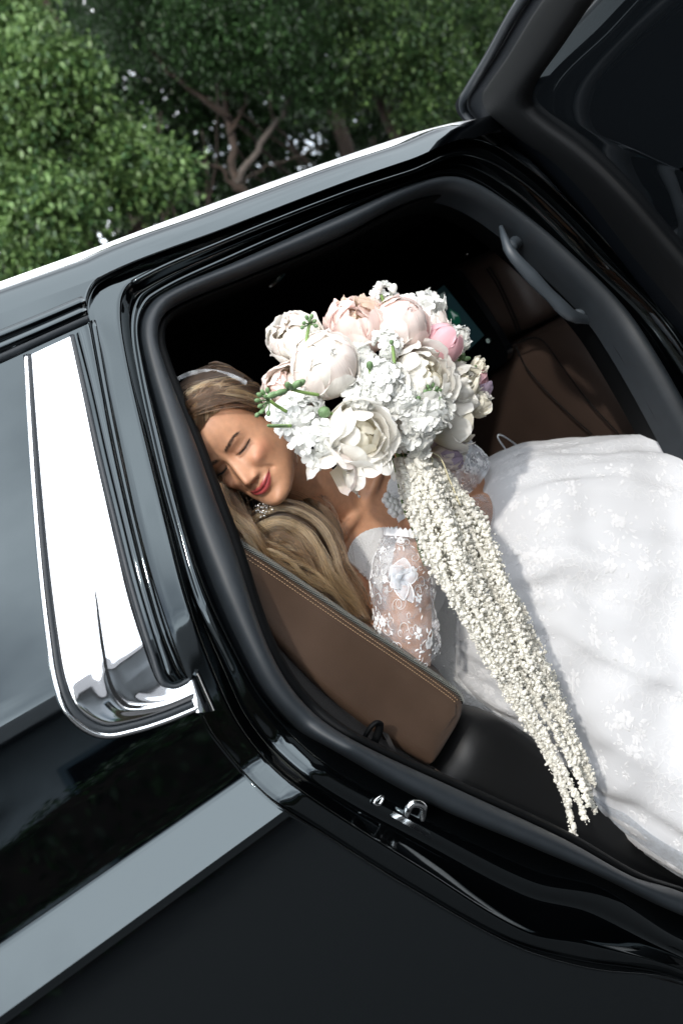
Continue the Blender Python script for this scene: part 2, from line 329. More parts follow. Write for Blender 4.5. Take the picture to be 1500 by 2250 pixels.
# ---- rest of the vehicle (out of the frame): far side, nose, wheels
mb = MB(); mb.grid([np.array([[x, 1.80 - skin(z), z] for x in np.linspace(-1.0, 3.0, 9)]) for z in np.r_[.32, .6, 1.04, 1.05, 1.1, 1.2, 1.3, 1.75]], flip=True); mb.build('far_body_panel', M['paint'], car)
mb = MB(); mb.grid([np.array([[1.62, skin(z), z], [2.1, skin(z), z], [2.62, skin(z), z]]) for z in (.32, .6, 1.04, 1.046, 1.1, 1.2)]); mb.build('front_door', M['paint'], car)
mb = MB(); mb.grid([np.array([[1.62, skin(z) + .003, z], [2.1, skin(z) + .003, z], [2.62 - (z - 1.2) * .9, skin(z) + .003, z]]) for z in (1.2, 1.3, 1.5, 1.74)]); mb.build('front_window', M['glass'], car)
mb = MB(); rr = []
for x, w, zb, zt in ((2.6, .86, .35, 1.20), (2.9, .87, .35, 1.14), (3.4, .86, .35, 1.08), (3.65, .80, .38, 1.0), (3.75, .70, .42, .85)):
    a = np.linspace(0, 2 * math.pi, 33)[:-1]
    rr.append(np.stack([np.full(32, x), .9 + w * np.sign(np.cos(a)) * abs(np.cos(a)) ** .35, (zb + zt) / 2 + (zt - zb) / 2 * np.sign(np.sin(a)) * abs(np.sin(a)) ** .35], 1))
mb.grid(rr, cu=True); mb.f.append(tuple(range(4 * 32, 5 * 32))); mb.mi.append(0); mb.build('bonnet', M['paint'], car)
mb = MB(); mb.grid([np.array([[2.75, y, 1.2], [1.95, y * .8 + .18, 1.76]]) for y in (.08, .9, 1.72)]); mb.build('windscreen', M['glass'], car)
mb = MB(); mb.add([(-1, .2, .35), (-1, 1.6, .35), (-1, 1.6, 1.2), (-1, .2, 1.2), (-.9, .3, 1.78), (-.9, 1.5, 1.78)], [(0, 1, 2, 3), (3, 2, 5, 4)]); mb.build('tailgate', M['paint'], car)
def wheel(x, y):
    mb = MB(); a = np.linspace(0, 2 * math.pi, 41)[:-1]
    mb.grid([np.stack([x + r * np.cos(a), np.full(40, y + d), .37 + r * np.sin(a)], 1) for r, d in ((.23, -.10), (.33, -.115), (.365, -.09), (.37, 0), (.365, .09), (.33, .115), (.23, .10))], cu=True); w = mb.build('wheel', M['tyre'], car)
    mb = MB(); mb.grid([np.stack([x + r * np.cos(a), np.full(40, y + d), .37 + r * np.sin(a)], 1) for r, d in ((.235, -.09), (.22, -.08), (.2, -.04), (.02, -.07))], cu=True); mb.build('rim', M['alu'], w)
for x in (-.15, 2.9):
    for y in (.14, 1.66): wheel(x, y)
# ---- rear seat: side of the backrest, seams, seat base
seat = thing('rear_seat', '', ''); del seat['label']; del seat['category']; seat.parent = car; seat.matrix_parent_inverse = car.matrix_world.inverted()
YS = .135
ptop = cr([(455, 1133), (510, 1180), (600, 1240), (700, 1309), (800, 1378), (900, 1446), (985, 1507)], 8)
pend = cr([(985, 1507), (1010, 1528), (1018, 1548), (1012, 1580), (985, 1628), (956, 1674), (944, 1682)], 8)
pbot = cr([(944, 1682), (880, 1640), (800, 1585), (720, 1520), (650, 1450), (585, 1378), (520, 1290), (455, 1180)], 8)
out2 = np.concatenate([ptop[:-1], pend[:-1], pbot])
oy = [P(a, b, YS) for a, b in out2]; oy = np.array(oy); cen = oy.mean(0)
def inset(k, dy): 
    q = oy.copy()
    T = np.gradient(q, axis=0); T /= np.linalg.norm(T, axis=1)[:, None]
    nn = np.stack([T[:, 2], 0 * T[:, 0], -T[:, 0]], 1)
    # make nn point to the centre
    s_ = np.sign(((cen - q) * nn).sum(1).mean()); return q + nn * s_ * k + [0, dy, 0]
mb = MB(); rws = [inset(-.001, .30), inset(-.001, .03), inset(-.001, .008), inset(.0015, .002), inset(.006, -.002), inset(.016, -.0035)]
mb.grid(rws, cu=True)
ia = rws[-1]; nt_, ne_ = len(ptop) - 1, len(pend) - 1
up_ = resample(ia[: nt_ + ne_ // 2 + 1], 60); dn_ = resample(np.r_[ia[nt_ + ne_ // 2:], ia[:1]], 60)[::-1]
mb.grid([up_ * (1 - u) + dn_ * u + [0, -.003 * math.sin(math.pi * u), 0] for u in np.linspace(0, 1, 9)])
pan = mb.build('side_panel', M['leather'], seat, auto=60)
tl = np.array([P(a, b, YS) for a, b in cr([(455, 1133), (510, 1180), (600, 1240), (700, 1309), (800, 1378), (900, 1446), (985, 1507), (1008, 1527), (1016, 1546)], 10)])
tl = resample(tl, 300)
def off_in(c, k, dy):
    T = np.gradient(c, axis=0); T /= np.linalg.norm(T, axis=1)[:, None]; nn = np.stack([T[:, 2], 0 * T[:, 0], -T[:, 0]], 1)
    s_ = np.sign(((cen - c) * nn).sum(1).mean()); return c + nn * s_ * k + [0, dy, 0]
mb = MB(); mb.tube(off_in(tl, .001, .003), .0036, 8); mb.build('piping', M['trim'], seat)
# herringbone edge threads
mb = MB(); c0 = off_in(tl, -.004, -.003); c1 = off_in(tl, .0045, -.0035)
for i in range(2, len(tl) - 4, 2):
    a, b = c0[i], (c0[i + 3] * .45 + c1[i + 3] * .55); mb.tube([a, b], .0007, 4, cap=False)
    if i % 1 == 0: a2 = c1[i]; mb.tube([a2, c0[i + 2] * .5 + c1[i + 2] * .5], .0006, 4, cap=False)
mb.build('zigzag_stitch', M['thread_grey'], seat, kind='stuff')
for kk in (.0095, .0150):
    mb = MB(); c = resample(off_in(tl, kk, -.0042), 420)
    for i in range(0, 412, 4): mb.tube(c[i:i + 3] + [[0, .0006, 0], [0, -.0003, 0], [0, .0006, 0]], .00065, 5)
    mb.build('seam_stitch', M['stitch'], seat, kind='stuff')
# seat back cushion body behind the panel, upholstery front face
fr = off_in(tl, .0, .0); mb = MB()
mb.grid([fr + [.012, .03, .006], fr + [.035, .09, .02], fr + [.03, .20, .015], fr + [.012, .35, .005], fr + [.012, .9, .005], fr + [.03, 1.2, .01]]); mb.build('backrest', M['leather'], seat)
# dark fabric gusset below the panel, belt loop
ga_ = np.array([P(a, b, YS + .02) for a, b in cr([(500, 1250), (585, 1372), (650, 1445), (720, 1515), (800, 1580), (880, 1635), (950, 1684), (1055, 1752)], 8)])
gb_ = np.array([P(a, b, YS + .01) for a, b in cr([(470, 1300), (540, 1420), (600, 1510), (680, 1590), (770, 1655), (860, 1712), (930, 1752), (1030, 1800)], 8)])
M['mesh_fabric'] = mat('black_woven_fabric', (.018, .017, .017), .9, bump=.6, bscale=1500, var=.5, vscale=900, detail=1, dist=.0006)
mb = MB(); mb.grid(between(ga_, gb_, [0, .3, .6, 1.], [0, -.004, -.003, .01]), flip=True); mb.build('gusset', M['mesh_fabric'], seat)
mb = MB(); pts = cr([P(795, 1632, .115), P(812, 1600, .100), P(826, 1588, .096), P(834, 1592, .098), P(826, 1622, .108), P(812, 1648, .118)], 6); mb.tube(pts, .0062, 10, flat=.6); mb.build('belt_guide', M['trim'], seat)
mb = MB(); mb.grid([np.array([P(838, 1606, .118), P(862, 1655, .118)]), np.array([P(852, 1612, .116), P(876, 1662, .116)])]); mb.build('belt_webbing', M['mesh_fabric'], seat)
# brown flap at the foot of the panel
fl = [P(955, 1688, .120), P(1000, 1722, .112), P(1052, 1745, .108), P(1050, 1756, .108), P(1005, 1744, .108), P(960, 1712, .112)]
mb = MB(); mb.add(fl + [q + [0, .012, 0] for q in fl], [tuple(range(6)), (0, 1, 7, 6), (1, 2, 8, 7), (2, 3, 9, 8), (3, 4, 10, 9), (4, 5, 11, 10)]); mb.build('leather_flap', M['leather'], seat, smooth=False, bevel=.002)
# seat base: rounded black bolster running forward
r_ = []
for px, yy, hh in ((0, 0, 0),): pass
bt = [(948, 1690), (985, 1640), (1010, 1590), (1040, 1562), (1090, 1560), (1140, 1590), (1200, 1640), (1320, 1720), (1480, 1830), (1650, 1960)]
tp = np.array([P(a, b, .17) for a, b in cr(bt, 8)])
bm_ = tp + np.array([-.02, 0, -.42]); 
rr = [tp + [.0, .9, .0], tp + [.0, .12, .006], tp + [0, .05, .002], tp + [0.002, .012, -.012], tp + [.004, -.012, -.035], tp + [.006, -.022, -.07], tp + [.0, -.022, -.2], bm_ + [0, -.02, 0]]
mb = MB(); mb.grid(rr); mb.build('seat_base', M['blackleather'], seat, sub=1)
# ---- front seat seen from behind
fs = thing('front_seat', '', ''); del fs['label']; del fs['category']; fs.parent = car; fs.matrix_parent_inverse = car.matrix_world.inverted()
def slab(outline, x, depth, name, m, rnd=.02, parent=fs, dome=.02):
    q = np.array([PX(a, b, x) for a, b in cr(outline, 6, True)]); c = q.mean(0); r = []
    for k, dx in ((1.0, depth), (1.0, rnd), (.985, rnd * .4), (.95, 0), (.8, -dome * .5), (.5, -dome * .9), (.1, -dome)):
        r.append(c + (q - c) * [1, k, k] + [dx, 0, 0])
    mb = MB(); mb.grid(r, cu=True); mb.f.append(tuple(len(mb.v) - len(q) + i for i in range(len(q)))); mb.mi.append(0)
    return mb.build(name, m, parent)
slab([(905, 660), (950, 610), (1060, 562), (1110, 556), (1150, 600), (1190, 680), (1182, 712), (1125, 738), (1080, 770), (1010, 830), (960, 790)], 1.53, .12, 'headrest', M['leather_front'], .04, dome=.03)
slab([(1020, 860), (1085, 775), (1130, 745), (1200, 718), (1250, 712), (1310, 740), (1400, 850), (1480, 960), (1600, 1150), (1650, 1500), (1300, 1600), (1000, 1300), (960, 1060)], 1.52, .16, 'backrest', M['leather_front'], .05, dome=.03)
def seam(pts, x, name='seam', m='trim', rad=.0016, par=fs):
    mb = MB(); mb.tube(np.array([PX(a, b, x) for a, b in cr(pts, 8)]), rad, 6); mb.build(name, M[m], par)
seam([(1068, 590), (1090, 625), (1112, 672), (1130, 715), (1135, 735)], 1.497, 'headrest_seam'); seam([(1074, 587), (1096, 622), (1118, 669), (1137, 712), (1142, 732)], 1.497, 'headrest_seam')
seam([(1125, 758), (1170, 742), (1195, 752), (1230, 800), (1290, 880), (1350, 945), (1400, 1000)], 1.482, 'backrest_seam'); seam([(1132, 760), (1150, 800), (1190, 850), (1250, 910), (1300, 955)], 1.476, 'backrest_seam')
scr = [(882, 672), (905, 645), (975, 598), (1000, 602), (1112, 772), (1106, 796), (1040, 830), (1000, 838)]
def flat(outline, x, name, m, parent, th=.012, n=1):
    q = np.array([PX(a, b, x) for a, b in outline]); k = len(q); mb = MB()
    mb.add(np.r_[q, q + [th, 0, 0]], [tuple(range(k))] + [(i, (i + 1) % k, k + (i + 1) % k, k + i) for i in range(k)]); return mb.build(name, m, parent, smooth=False, bevel=.002 if th > .005 else 0)
M['screen_body'] = mat('screen_bezel', (.004, .005, .006), .12)
M['screen_lit'] = mat('screen_dark_map', (.010, .020, .024), .3)
for nm, c, e in (('screen_map', (.012, .035, .042), .42), ('screen_bar', (.010, .026, .030), .30), ('screen_icon', (.55, .7, .66), .35), ('screen_glow', (.01, .16, .09), .28)):
    m = bpy.data.materials.new(nm); m.use_nodes = True; b = m.node_tree.nodes['Principled BSDF']; b.inputs['Base Color'].default_value = (.01, .01, .01, 1); b.inputs['Roughness'].default_value = .3
    b.inputs['Emission Color'].default_value = (*c, 1); b.inputs['Emission Strength'].default_value = e; M[nm] = m
sc_ = flat([(a, b) for a, b in cr(scr, 4, True)], 1.478, 'screen', M['screen_body'], fs, .02)
flat([(922, 668), (974, 627), (1062, 737), (1028, 770), (1005, 760)], 1.4765, 'display', M['screen_map'], sc_, .001)
flat([(938, 656), (974, 627), (988, 645), (950, 674)], 1.4755, 'title_bar', M['screen_bar'], sc_, .0008)
flat([(986, 678), (1006, 690), (1012, 708), (1002, 715), (984, 702)], 1.4757, 'arrow_glow', M['screen_glow'], sc_, .0006)
flat([(989, 683), (1005, 695), (997, 695), (997, 703)], 1.4750, 'arrow', M['screen_icon'], sc_, .0006)
mb = MB(); cc = PX(1071, 749, 1.4755); a = np.linspace(0, 2 * math.pi, 25); mb.tube(np.stack([np.full(25, cc[0]), cc[1] + .0038 * np.cos(a), cc[2] + .0038 * np.sin(a)], 1), .0011, 6); mb.build('home_button', M['screen_icon'], sc_)
# word on the screen
tcv = bpy.data.curves.new('screen_word', 'FONT'); tcv.body = 'Navegar'; tcv.size = .0145; tcv.align_x = 'CENTER'; tcv.align_y = 'CENTER'
to = bpy.data.objects.new('screen_word_src', tcv); col.objects.link(to); dg = bpy.context.evaluated_depsgraph_get(); tm = bpy.data.meshes.new_from_object(to.evaluated_get(dg)); tm.name = 'screen_word'
bpy.data.objects.remove(to)
p0, p1_ = PX(953, 659, 1.4745), PX(980, 641, 1.4745); ex = nrm(p1_ - p0); ex = nrm(np.array([0, ex[1], ex[2]])); nx = np.array([-1., 0, 0]); ey = np.cross(nx, ex)
cc = PX(964, 652, 1.4743)
mm = Matrix([[ex[i], ey[i], nx[i], cc[i]] for i in range(3)] + [[0, 0, 0, 1]]); tm.transform(mm); tm.materials.append(M['screen_icon'])
link('screen_word', tm, sc_)
# ---- grab handle, reading lamp
mb = MB(); hp = [(1100, 498, .19), (1108, 525, .165), (1122, 556, .155), (1160, 600, .150), (1210, 652, .148), (1250, 690, .150), (1278, 700, .158), (1312, 708, .175)]
hc = cr([P(a, b, y) for a, b, y in hp], 8); rad = resample(np.array([[.004], [.009], [.0125], [.0105], [.0105], [.0125], [.012], [.006]]), len(hc))[:, 0]
mb.tube(hc, rad, 14, flat=.8); 
mb.tube(cr([P(1118, 545, .165), P(1138, 528, .20), P(1150, 520, .25)], 6), .012, 10); mb.tube(cr([P(1268, 696, .16), P(1290, 684, .20), P(1296, 680, .24)], 6), .013, 10)
mb.build('grab_handle', M['grey_trim'], car)
mb = MB(); mb.ball(P(612, 607, .80), (.040, .006, .010), 14, 8, M=np.array([[.92, 0, -.25], [0, 1, 0], [.35, 0, .95]])); mb.build('reading_lamp', M['steel'], car)
mb = MB(); mb.ball(PX(1018, 563, 1.56), (.005, .018, .006), 12, 6); mb.build('headrest_trim', M['steel'], fs)
# pale window gap past the headrest
# front passenger side: steel plate added to stand in for the slot of light under the handle
mb = MB(); q = [PX(1190, 700, 1.62), PX(1204, 680, 1.62), PX(1216, 690, 1.62), PX(1196, 706, 1.62)]; mb.add(q + [p + [.01, 0, 0] for p in q], [(0, 1, 2, 3), (0, 1, 5, 4), (1, 2, 6, 5), (2, 3, 7, 6), (3, 0, 4, 7)]); mb.build('light_slot_plate', M['steel'], car, smooth=False)
mb = MB(); mb.grid([np.array([P(1390, 930, .19), P(1470, 945, .16)]), np.array([P(1400, 945, .19), P(1480, 960, .16)])]); mb.build('door_sill_trim', M['trim'], car)
# ---- open rear door
TH = math.radians(60); HX, HY = 1.40, -.02
du = np.array([-math.cos(TH), -math.sin(TH), 0]); dn = np.array([-math.sin(TH), math.cos(TH), 0])   # along door, inner-face normal (towards the car's rear)
def D(px, py, off=0.):
    d = ray(px, py); t = 1.5
    for _ in range(40):
        z = CAM[2] + t * d[2]; s_ = (skin(z) * .9 + off)
        t = .5 * t + .5 * (((np.array([HX, HY, 0]) - CAM) @ dn + s_) / (d @ dn))
    return CAM + t * d
door = thing('rear_door', '', ''); del door['label']; del door['category']; door.parent = car; door.matrix_parent_inverse = car.matrix_world.inverted()
dA = [(1130, 0), (1060, 124), (1010, 208), (1000, 228), (1003, 248), (1026, 275), (1080, 320), (1150, 372), (1230, 460), (1330, 590), (1440, 725)]
dB = [(1195, 0), (1120, 120), (1075, 185), (1064, 205), (1068, 232), (1090, 258), (1150, 305), (1220, 352), (1296, 432), (1392, 556), (1495, 680)]
dC = [(1292, 0), (1205, 125), (1160, 190), (1152, 215), (1156, 240), (1185, 268), (1250, 318), (1310, 372), (1375, 440), (1460, 540), (1560, 655)]
na = 8
def door_loop(px, off, far, zf, zr):
    v = [D(a, b, off) for a, b in px]; tdir = nrm(v[0] - v[2]); cn = v[3]
    far_top = cn + du * far; far_top[2] = v[0][2] - .03 + (v[0][2] - v[2][2]) * .5
    fd = nrm(v[-1] - v[-3]); L = (v[-1][2] - zf) / max(.2, -fd[2]); fb = v[-1] + fd * L
    fm = (v[-1] + fb) / 2; rb = far_top.copy(); rb[2] = zr; rb = rb + du * .05
    bm = (fb + rb) / 2; rm = (rb * .5 + far_top * .5)
    return cr([far_top, (far_top + v[0]) / 2] + v + [fm, fb, bm, rb, rm], na, True)
a0, b0, c0_ = door_loop(dA, 0, 1.08, .42, .60), door_loop(dB, .02, 1.04, 1.08, 1.14), door_loop(dC, .035, 1.0, 1.13, 1.19)
mb = MB(); mb.grid([a0 - dn * .06, a0 - dn * .02, a0 - dn * .004, a0 * .97 + b0 * .03 + dn * .003, a0 * .85 + b0 * .15 + dn * .002, a0 * .8 + b0 * .2 - dn * .010, a0 * .72 + b0 * .28 - dn * .012, a0 * .66 + b0 * .34 - dn * .004, a0 * .3 + b0 * .7 - dn * .002, b0], cu=True); M['door_shell'] = mat('door_shell_blueblack', (.0012, .0025, .0045), .6, ior=1.2, var=.1); mb.build('door_shell', M['door_shell'], door, sub=1)
mb = MB(); sg = (a0 * .62 + b0 * .38) + dn * .006; mb.tube(np.r_[sg[: 13 * na]], .0075, 10); mb.build('door_seal', M['rubber'], door)
mb = MB(); mb.grid([b0 - dn * .006, b0 + dn * .006, b0 * .9 + c0_ * .1 + dn * .010, b0 * .5 + c0_ * .5 + dn * .010, b0 * .12 + c0_ * .88 + dn * .006, c0_, c0_ - dn * .02], cu=True); mb.build('door_frame_trim', M['trim'], door, sub=1)
mb = MB(); ring = c0_ - dn * .012; cen_ = ring.mean(0); mb.grid([ring, ring * .5 + cen_ * .5, ring * .02 + cen_ * .98], cu=True); mb.build('window_glass', M['glass'], door)
mb = MB(); mb.grid([a0 - dn * .06, (a0 * .9 + a0.mean(0) * .1) - dn * .075, (a0 * .02 + a0.mean(0) * .98) - dn * .085], cu=True); mb.build('outer_skin', M['paint'], door)
# ================================================================== the bride
def scatter(mb, tv, tf, pos, scl, rot=True, rng=RNG, mats=None):
    """copies of a small template joined into one mesh builder (numpy)"""
    tv = np.asarray(tv, float); n = len(pos)
    if rot is True:
        q = rng.normal(0, 1, (n, 4)); q /= np.linalg.norm(q, axis=1)[:, None]; w, x, y, z = q.T
        R = np.stack([1 - 2 * (y * y + z * z), 2 * (x * y - z * w), 2 * (x * z + y * w), 2 * (x * y + z * w), 1 - 2 * (x * x + z * z), 2 * (y * z - x * w), 2 * (x * z - y * w), 2 * (y * z + x * w), 1 - 2 * (x * x + y * y)], 1).reshape(n, 3, 3)
    else: R = rot
    v = np.einsum('nij,kj->nki', R, tv) * np.asarray(scl).reshape(n, -1)[:, None, :] if np.ndim(scl) else np.einsum('nij,kj->nki', R, tv) * scl
    v = v + np.asarray(pos)[:, None, :]
    b = len(mb.v); k = len(tv)
    mb.v += [tuple(q) for q in v.reshape(-1, 3).tolist()]
    for i in range(n): mb.f += [tuple(b + i * k + j for j in f) for f in tf]
    mb.mi += [mb.cur] * (n * len(tf))
_t = (1 + 5 ** .5) / 2
ICO_V = nrm(np.array([(-1, _t, 0), (1, _t, 0), (-1, -_t, 0), (1, -_t, 0), (0, -1, _t), (0, 1, _t), (0, -1, -_t), (0, 1, -_t), (_t, 0, -1), (_t, 0, 1), (-_t, 0, -1), (-_t, 0, 1)])) * 12 ** .5
ICO_F = [(0, 11, 5), (0, 5, 1), (0, 1, 7), (0, 7, 10), (0, 10, 11), (1, 5, 9), (5, 11, 4), (11, 10, 2), (10, 7, 6), (7, 1, 8), (3, 9, 4), (3, 4, 2), (3, 2, 6), (3, 6, 8), (3, 8, 9), (4, 9, 5), (2, 4, 11), (6, 2, 10), (8, 6, 7), (9, 8, 1)]
def frame_z(d, rng=RNG, spin=None):
    d = nrm(d); a = rng.normal(0, 1, 3) if spin is None else np.asarray(spin, float); x = nrm(np.cross(a, d)); return np.stack([x, np.cross(d, x), d], 1)
# ---- head pose: axes = her right, face forward, up
HS = .865
HR = np.array([[-.568, -.667, -.482], [.737, -.673, .062], [-.365, -.320, .874]])
HC = CAM + RW @ (np.array([-.15012, -.1044, 1.42]) * 1.5 / 1.42)
def hw(p): return HC + HS * (np.asarray(p, float) @ HR.T)
def wh(p): return ((np.asarray(p) - HC) / HS) @ HR
# head profile: z, half width, front y, back y
HP = np.array([(-.1195, .004, .070, .058), (-.117, .016, .081, .045), (-.112, .027, .087, .022), (-.103, .038, .0895, -.002), (-.09, .048, .0875, -.022), (-.075, .0555, .0855, -.038), (-.055, .0615, .0845, -.062), (-.03, .0665, .083, -.085), (0, .0705, .0795, -.099), (.03, .0735, .0845, -.105), (.055, .073, .0835, -.103), (.08, .0685, .073, -.092), (.10, .055, .053, -.074), (.112, .037, .032, -.052), (.1185, .018, .012, -.03), (.1205, .004, -.005, -.013)])
_HPc = [None] * 4
def hprof(z):
    z = np.asarray(z, float); o = []
    zz = HP[:, 0]
    for k in (1, 2, 3):
        y = HP[:, k]; d = np.gradient(y, zz); i = np.clip(np.searchsorted(zz, z) - 1, 0, len(zz) - 2); h = zz[i + 1] - zz[i]; t = (z - zz[i]) / h
        t = np.clip(t, 0, 1); o.append((2 * t**3 - 3 * t**2 + 1) * y[i] + (t**3 - 2 * t**2 + t) * h * d[i] + (-2 * t**3 + 3 * t**2) * y[i + 1] + (t**3 - t**2) * h * d[i + 1])
    return o
def hbase(a, z, ex=0.):
    w, f, b = hprof(z); y0 = np.where(z > .09, (f + b) / 2, np.minimum(-.008, f - .012) * 1.0); y0 = np.where(z < 0, np.maximum(-.008, b + .36 * (f - b)), y0)
    sa, ca = np.sin(a), np.cos(a); p = .84
    x = (np.maximum(w, 0) + ex) * np.sign(sa) * np.abs(sa) ** .92
    y = np.where(ca > 0, y0 + (f - y0 + ex) * np.abs(ca) ** p, y0 - (y0 - b + ex) * np.abs(ca) ** .9)
    return x, y
def g(x, m, s): return np.exp(-((x - m) / s) ** 2)
MW = .0275
def mouth_line(x): return -.0710 + .0086 * np.minimum(np.abs(x) / MW, 1.25) ** 2
def lip_top(x): u = np.clip(1 - (x / MW) ** 2, 0, 1); return mouth_line(x) + .0078 * u ** .75 - .0016 * g(x, 0, .0035)
def lip_bot(x): u = np.clip(1 - (x / MW) ** 2, 0, 1); return mouth_line(x) - .0108 * u ** .6
EX = -.0035
def eye_line(ax): return -.0040 - .0012 * np.clip((ax - .018 - EX) / .028, -.3, 1.2) - .0020 * np.sin(np.pi * np.clip((ax - .018 - EX) / .028, 0, 1))
def brow_line(ax): return .0150 + .0068 * np.clip((ax - .010) / .030, 0, 1.3) - .0055 * np.clip((ax - .033) / .014, 0, 1.5) ** 2
def face_disp(x, z):
    ax = np.abs(x)
    # nose
    zn = np.array([.020, .012, .004, -.008, -.020, -.031, -.0380, -.0430, -.0475, -.0515, -.0560]); hn = np.array([.0, .0012, .0042, .0098, .0160, .0222, .0260, .0256, .0195, .0075, 0.])
    sn = np.array([.012, .0105, .0092, .0090, .0098, .0108, .0118, .0120, .0120, .0115, .011])
    h = np.interp(z, zn[::-1], hn[::-1]); s = np.interp(z, zn[::-1], sn[::-1]); d = h * np.exp(-(ax / s) ** 2.2)
    d += .0088 * g(ax, .0142, .0060) * g(z, -.0462, .0062)                      # wings
    d -= .0030 * g(ax, .0070, .0030) * g(z, -.0525, .0026)                      # nostrils
    d -= .0022 * g(ax, .0205, .003) * g(z, -.046, .007)
    # sockets, lids
    d -= .0095 * g(ax, .031 + EX, .0155) * g(z, -.003, .0105)
    d -= .0045 * g(ax, .0145 + EX, .005) * g(z, -.001, .010)
    d += .0080 * g(ax, .0315 + EX, .0125) * g(z, -.0028, .0075)
    ze = eye_line(ax); inside = (1 / (1 + np.exp(-(ax - .0165 - EX) / .0012))) * (1 / (1 + np.exp((ax - .0465 - EX) / .0015)))
    d -= .0026 * g(z, ze, .0014) * inside
    d += .0012 * g(z, ze + .0030, .0016) * inside
    d -= .0014 * g(z, ze + .0078, .0013) * inside                              # lid crease
    d -= .0012 * g(z, ze - .0075, .0022) * inside                              # squint bag line
    d += .0018 * g(z, ze - .0045, .0022) * inside
    d += .0034 * g(ax, .028, .017) * g(z, .0155, .0075)                          # brow ridge
    d -= .0006 * g(ax, .006, .0025) * g(z, .016, .009)                           # frown line
    d += .0004 * g(ax, .0, .0035) * g(z, .018, .009)
    # cheeks, folds
    d += .0115 * g(ax, .0390, .0165) * g(z, -.031, .0130)
    xl = np.interp(z, [-.078, -.066, -.052, -.040], [.0385, .0350, .0275, .0205]); d -= .0036 * g(ax, xl, .0042) * g(z, -.056, .0145)
    d -= .0012 * g(ax, .0505, .018) * g(z, -.074, .018)
    # lips
    ml, lt, lb = mouth_line(x), lip_top(x), lip_bot(x); u = np.clip(1 - (ax / (MW + .002)) ** 2, 0, 1)
    d += .0040 * u * g(z, -.066, .012)
    tu = np.clip((z - ml) / np.maximum(lt - ml, 1e-5), -1, 2); tl = np.clip((ml - z) / np.maximum(ml - lb, 1e-5), -1, 2)
    d += np.where((tu >= 0), .0050 * u ** .6 * np.exp(-((tu - .42) / .62) ** 2), 0) + np.where((tl > 0), .0064 * u ** .6 * np.exp(-((tl - .48) / .58) ** 2), 0)
    d -= .0036 * g(z, ml, .0014) * (ax < MW + .003) 
    d -= .0040 * g(ax, .0312, .0042) * g(z, -.0640, .0050)                        # corners
    d -= .0010 * g(ax, 0, .0028) * g(z, -.0585, .004)
    d -= .0036 * g(ax, 0, .016) * g(z, -.0860, .0048)
    d += .0060 * g(ax, 0, .0150) * g(z, -.1030, .0090)
    d += .0022 * g(ax, 0, .03) * g(z, .05, .02)
    return d
def head_mesh(mb):
    z = np.r_[np.linspace(-.1194, -.092, 24), np.linspace(-.0915, .024, 150), np.linspace(.026, .1203, 50)]
    af = np.linspace(-1.25, 1.25, 181); ab = np.linspace(1.25, 2 * np.pi - 1.25, 62)[1:-1]; a = np.r_[af, ab]
    A_, Z_ = np.meshgrid(a, z); x, y = hbase(A_, Z_); fr = np.clip((np.cos(A_) - .15) / .35, 0, 1)
    y = y + face_disp(x, Z_) * fr
    mb.grid([hw(np.stack([x[i], y[i], Z_[i]], 1)) for i in range(len(z))], cu=True); n = len(a); k = len(z)
    b = len(mb.v) - n * k; mb.f.append(tuple(b + i for i in range(n))[::-1]); mb.f.append(tuple(b + (k - 1) * n + i for i in range(n))); mb.mi += [0, 0]
# ---- torso frame
SR, SL = P(655, 1235, .255), P(905, 990, .375)
MSH = P(772, 1122, .315); WST = P(985, 1400, .355)
tu_ = nrm(MSH - WST); tl_ = SL - SR; tl_ = nrm(tl_ - tu_ * (tl_ @ tu_)); tf_ = np.cross(tl_, tu_)
if tf_ @ (CAM - MSH) < 0: tf_ = -tf_
TL = np.linalg.norm(MSH - WST)
def tw(l, f, u): return WST + tl_ * l + tf_ * f + tu_ * u * TL
def chain(mb, pts, rad, sides=16, n=8):
    c = cr(pts, n); r = resample(np.array(rad, float)[:, None], len(c))[:, 0] if len(rad) != len(pts) else np.interp(np.linspace(0, 1, len(c)), np.linspace(0, 1, len(pts)), rad)
    mb.tube(c, r, sides); mb.ball(c[0], r[0], sides, 8); mb.ball(c[-1], r[-1], sides, 8)
body = MB(); head_mesh(body)
rows = []
for u, w, df, db, cf in ((-.55, .165, .10, .11, 0), (-.25, .155, .10, .105, 0), (0, .118, .082, .085, 0), (.2, .122, .085, .09, 0), (.42, .136, .088, .098, .0), (.62, .146, .086, .10, .0), (.78, .150, .075, .092, -.002), (.90, .150, .060, .078, -.008), (1.0, .140, .046, .062, -.014), (1.07, .105, .036, .05, -.018), (1.12, .06, .026, .04, -.02)):
    a = np.linspace(0, 2 * np.pi, 65)[:-1]; ca, sa = np.cos(a), np.sin(a)
    rows.append(np.array([tw(w * np.sign(c) * abs(c) ** .85, cf + (df if s > 0 else db) * np.sign(s) * abs(s) ** .9, u) for c, s in zip(ca, sa)]))
body.grid(rows, cu=True); b = len(body.v) - 64 * len(rows); body.f += [tuple(b + i for i in range(64))[::-1], tuple(len(body.v) - 64 + i for i in range(64))]; body.mi += [0, 0]
BR = tw(-.070, .062, .60); BL = tw(.070, .062, .60)
for c in (BR, BL): body.ball(c, .066, 32, 20)
# neck: from under the skull to the chest
nb = tw(-.012, -.026, 1.04); nt_ = hw([0, -.030, -.055])
chain(body, [nb - tu_ * .05, nb, nb * .45 + nt_ * .55 + tf_ * .004, nt_], [.070, .054, .0485, .051], 24)
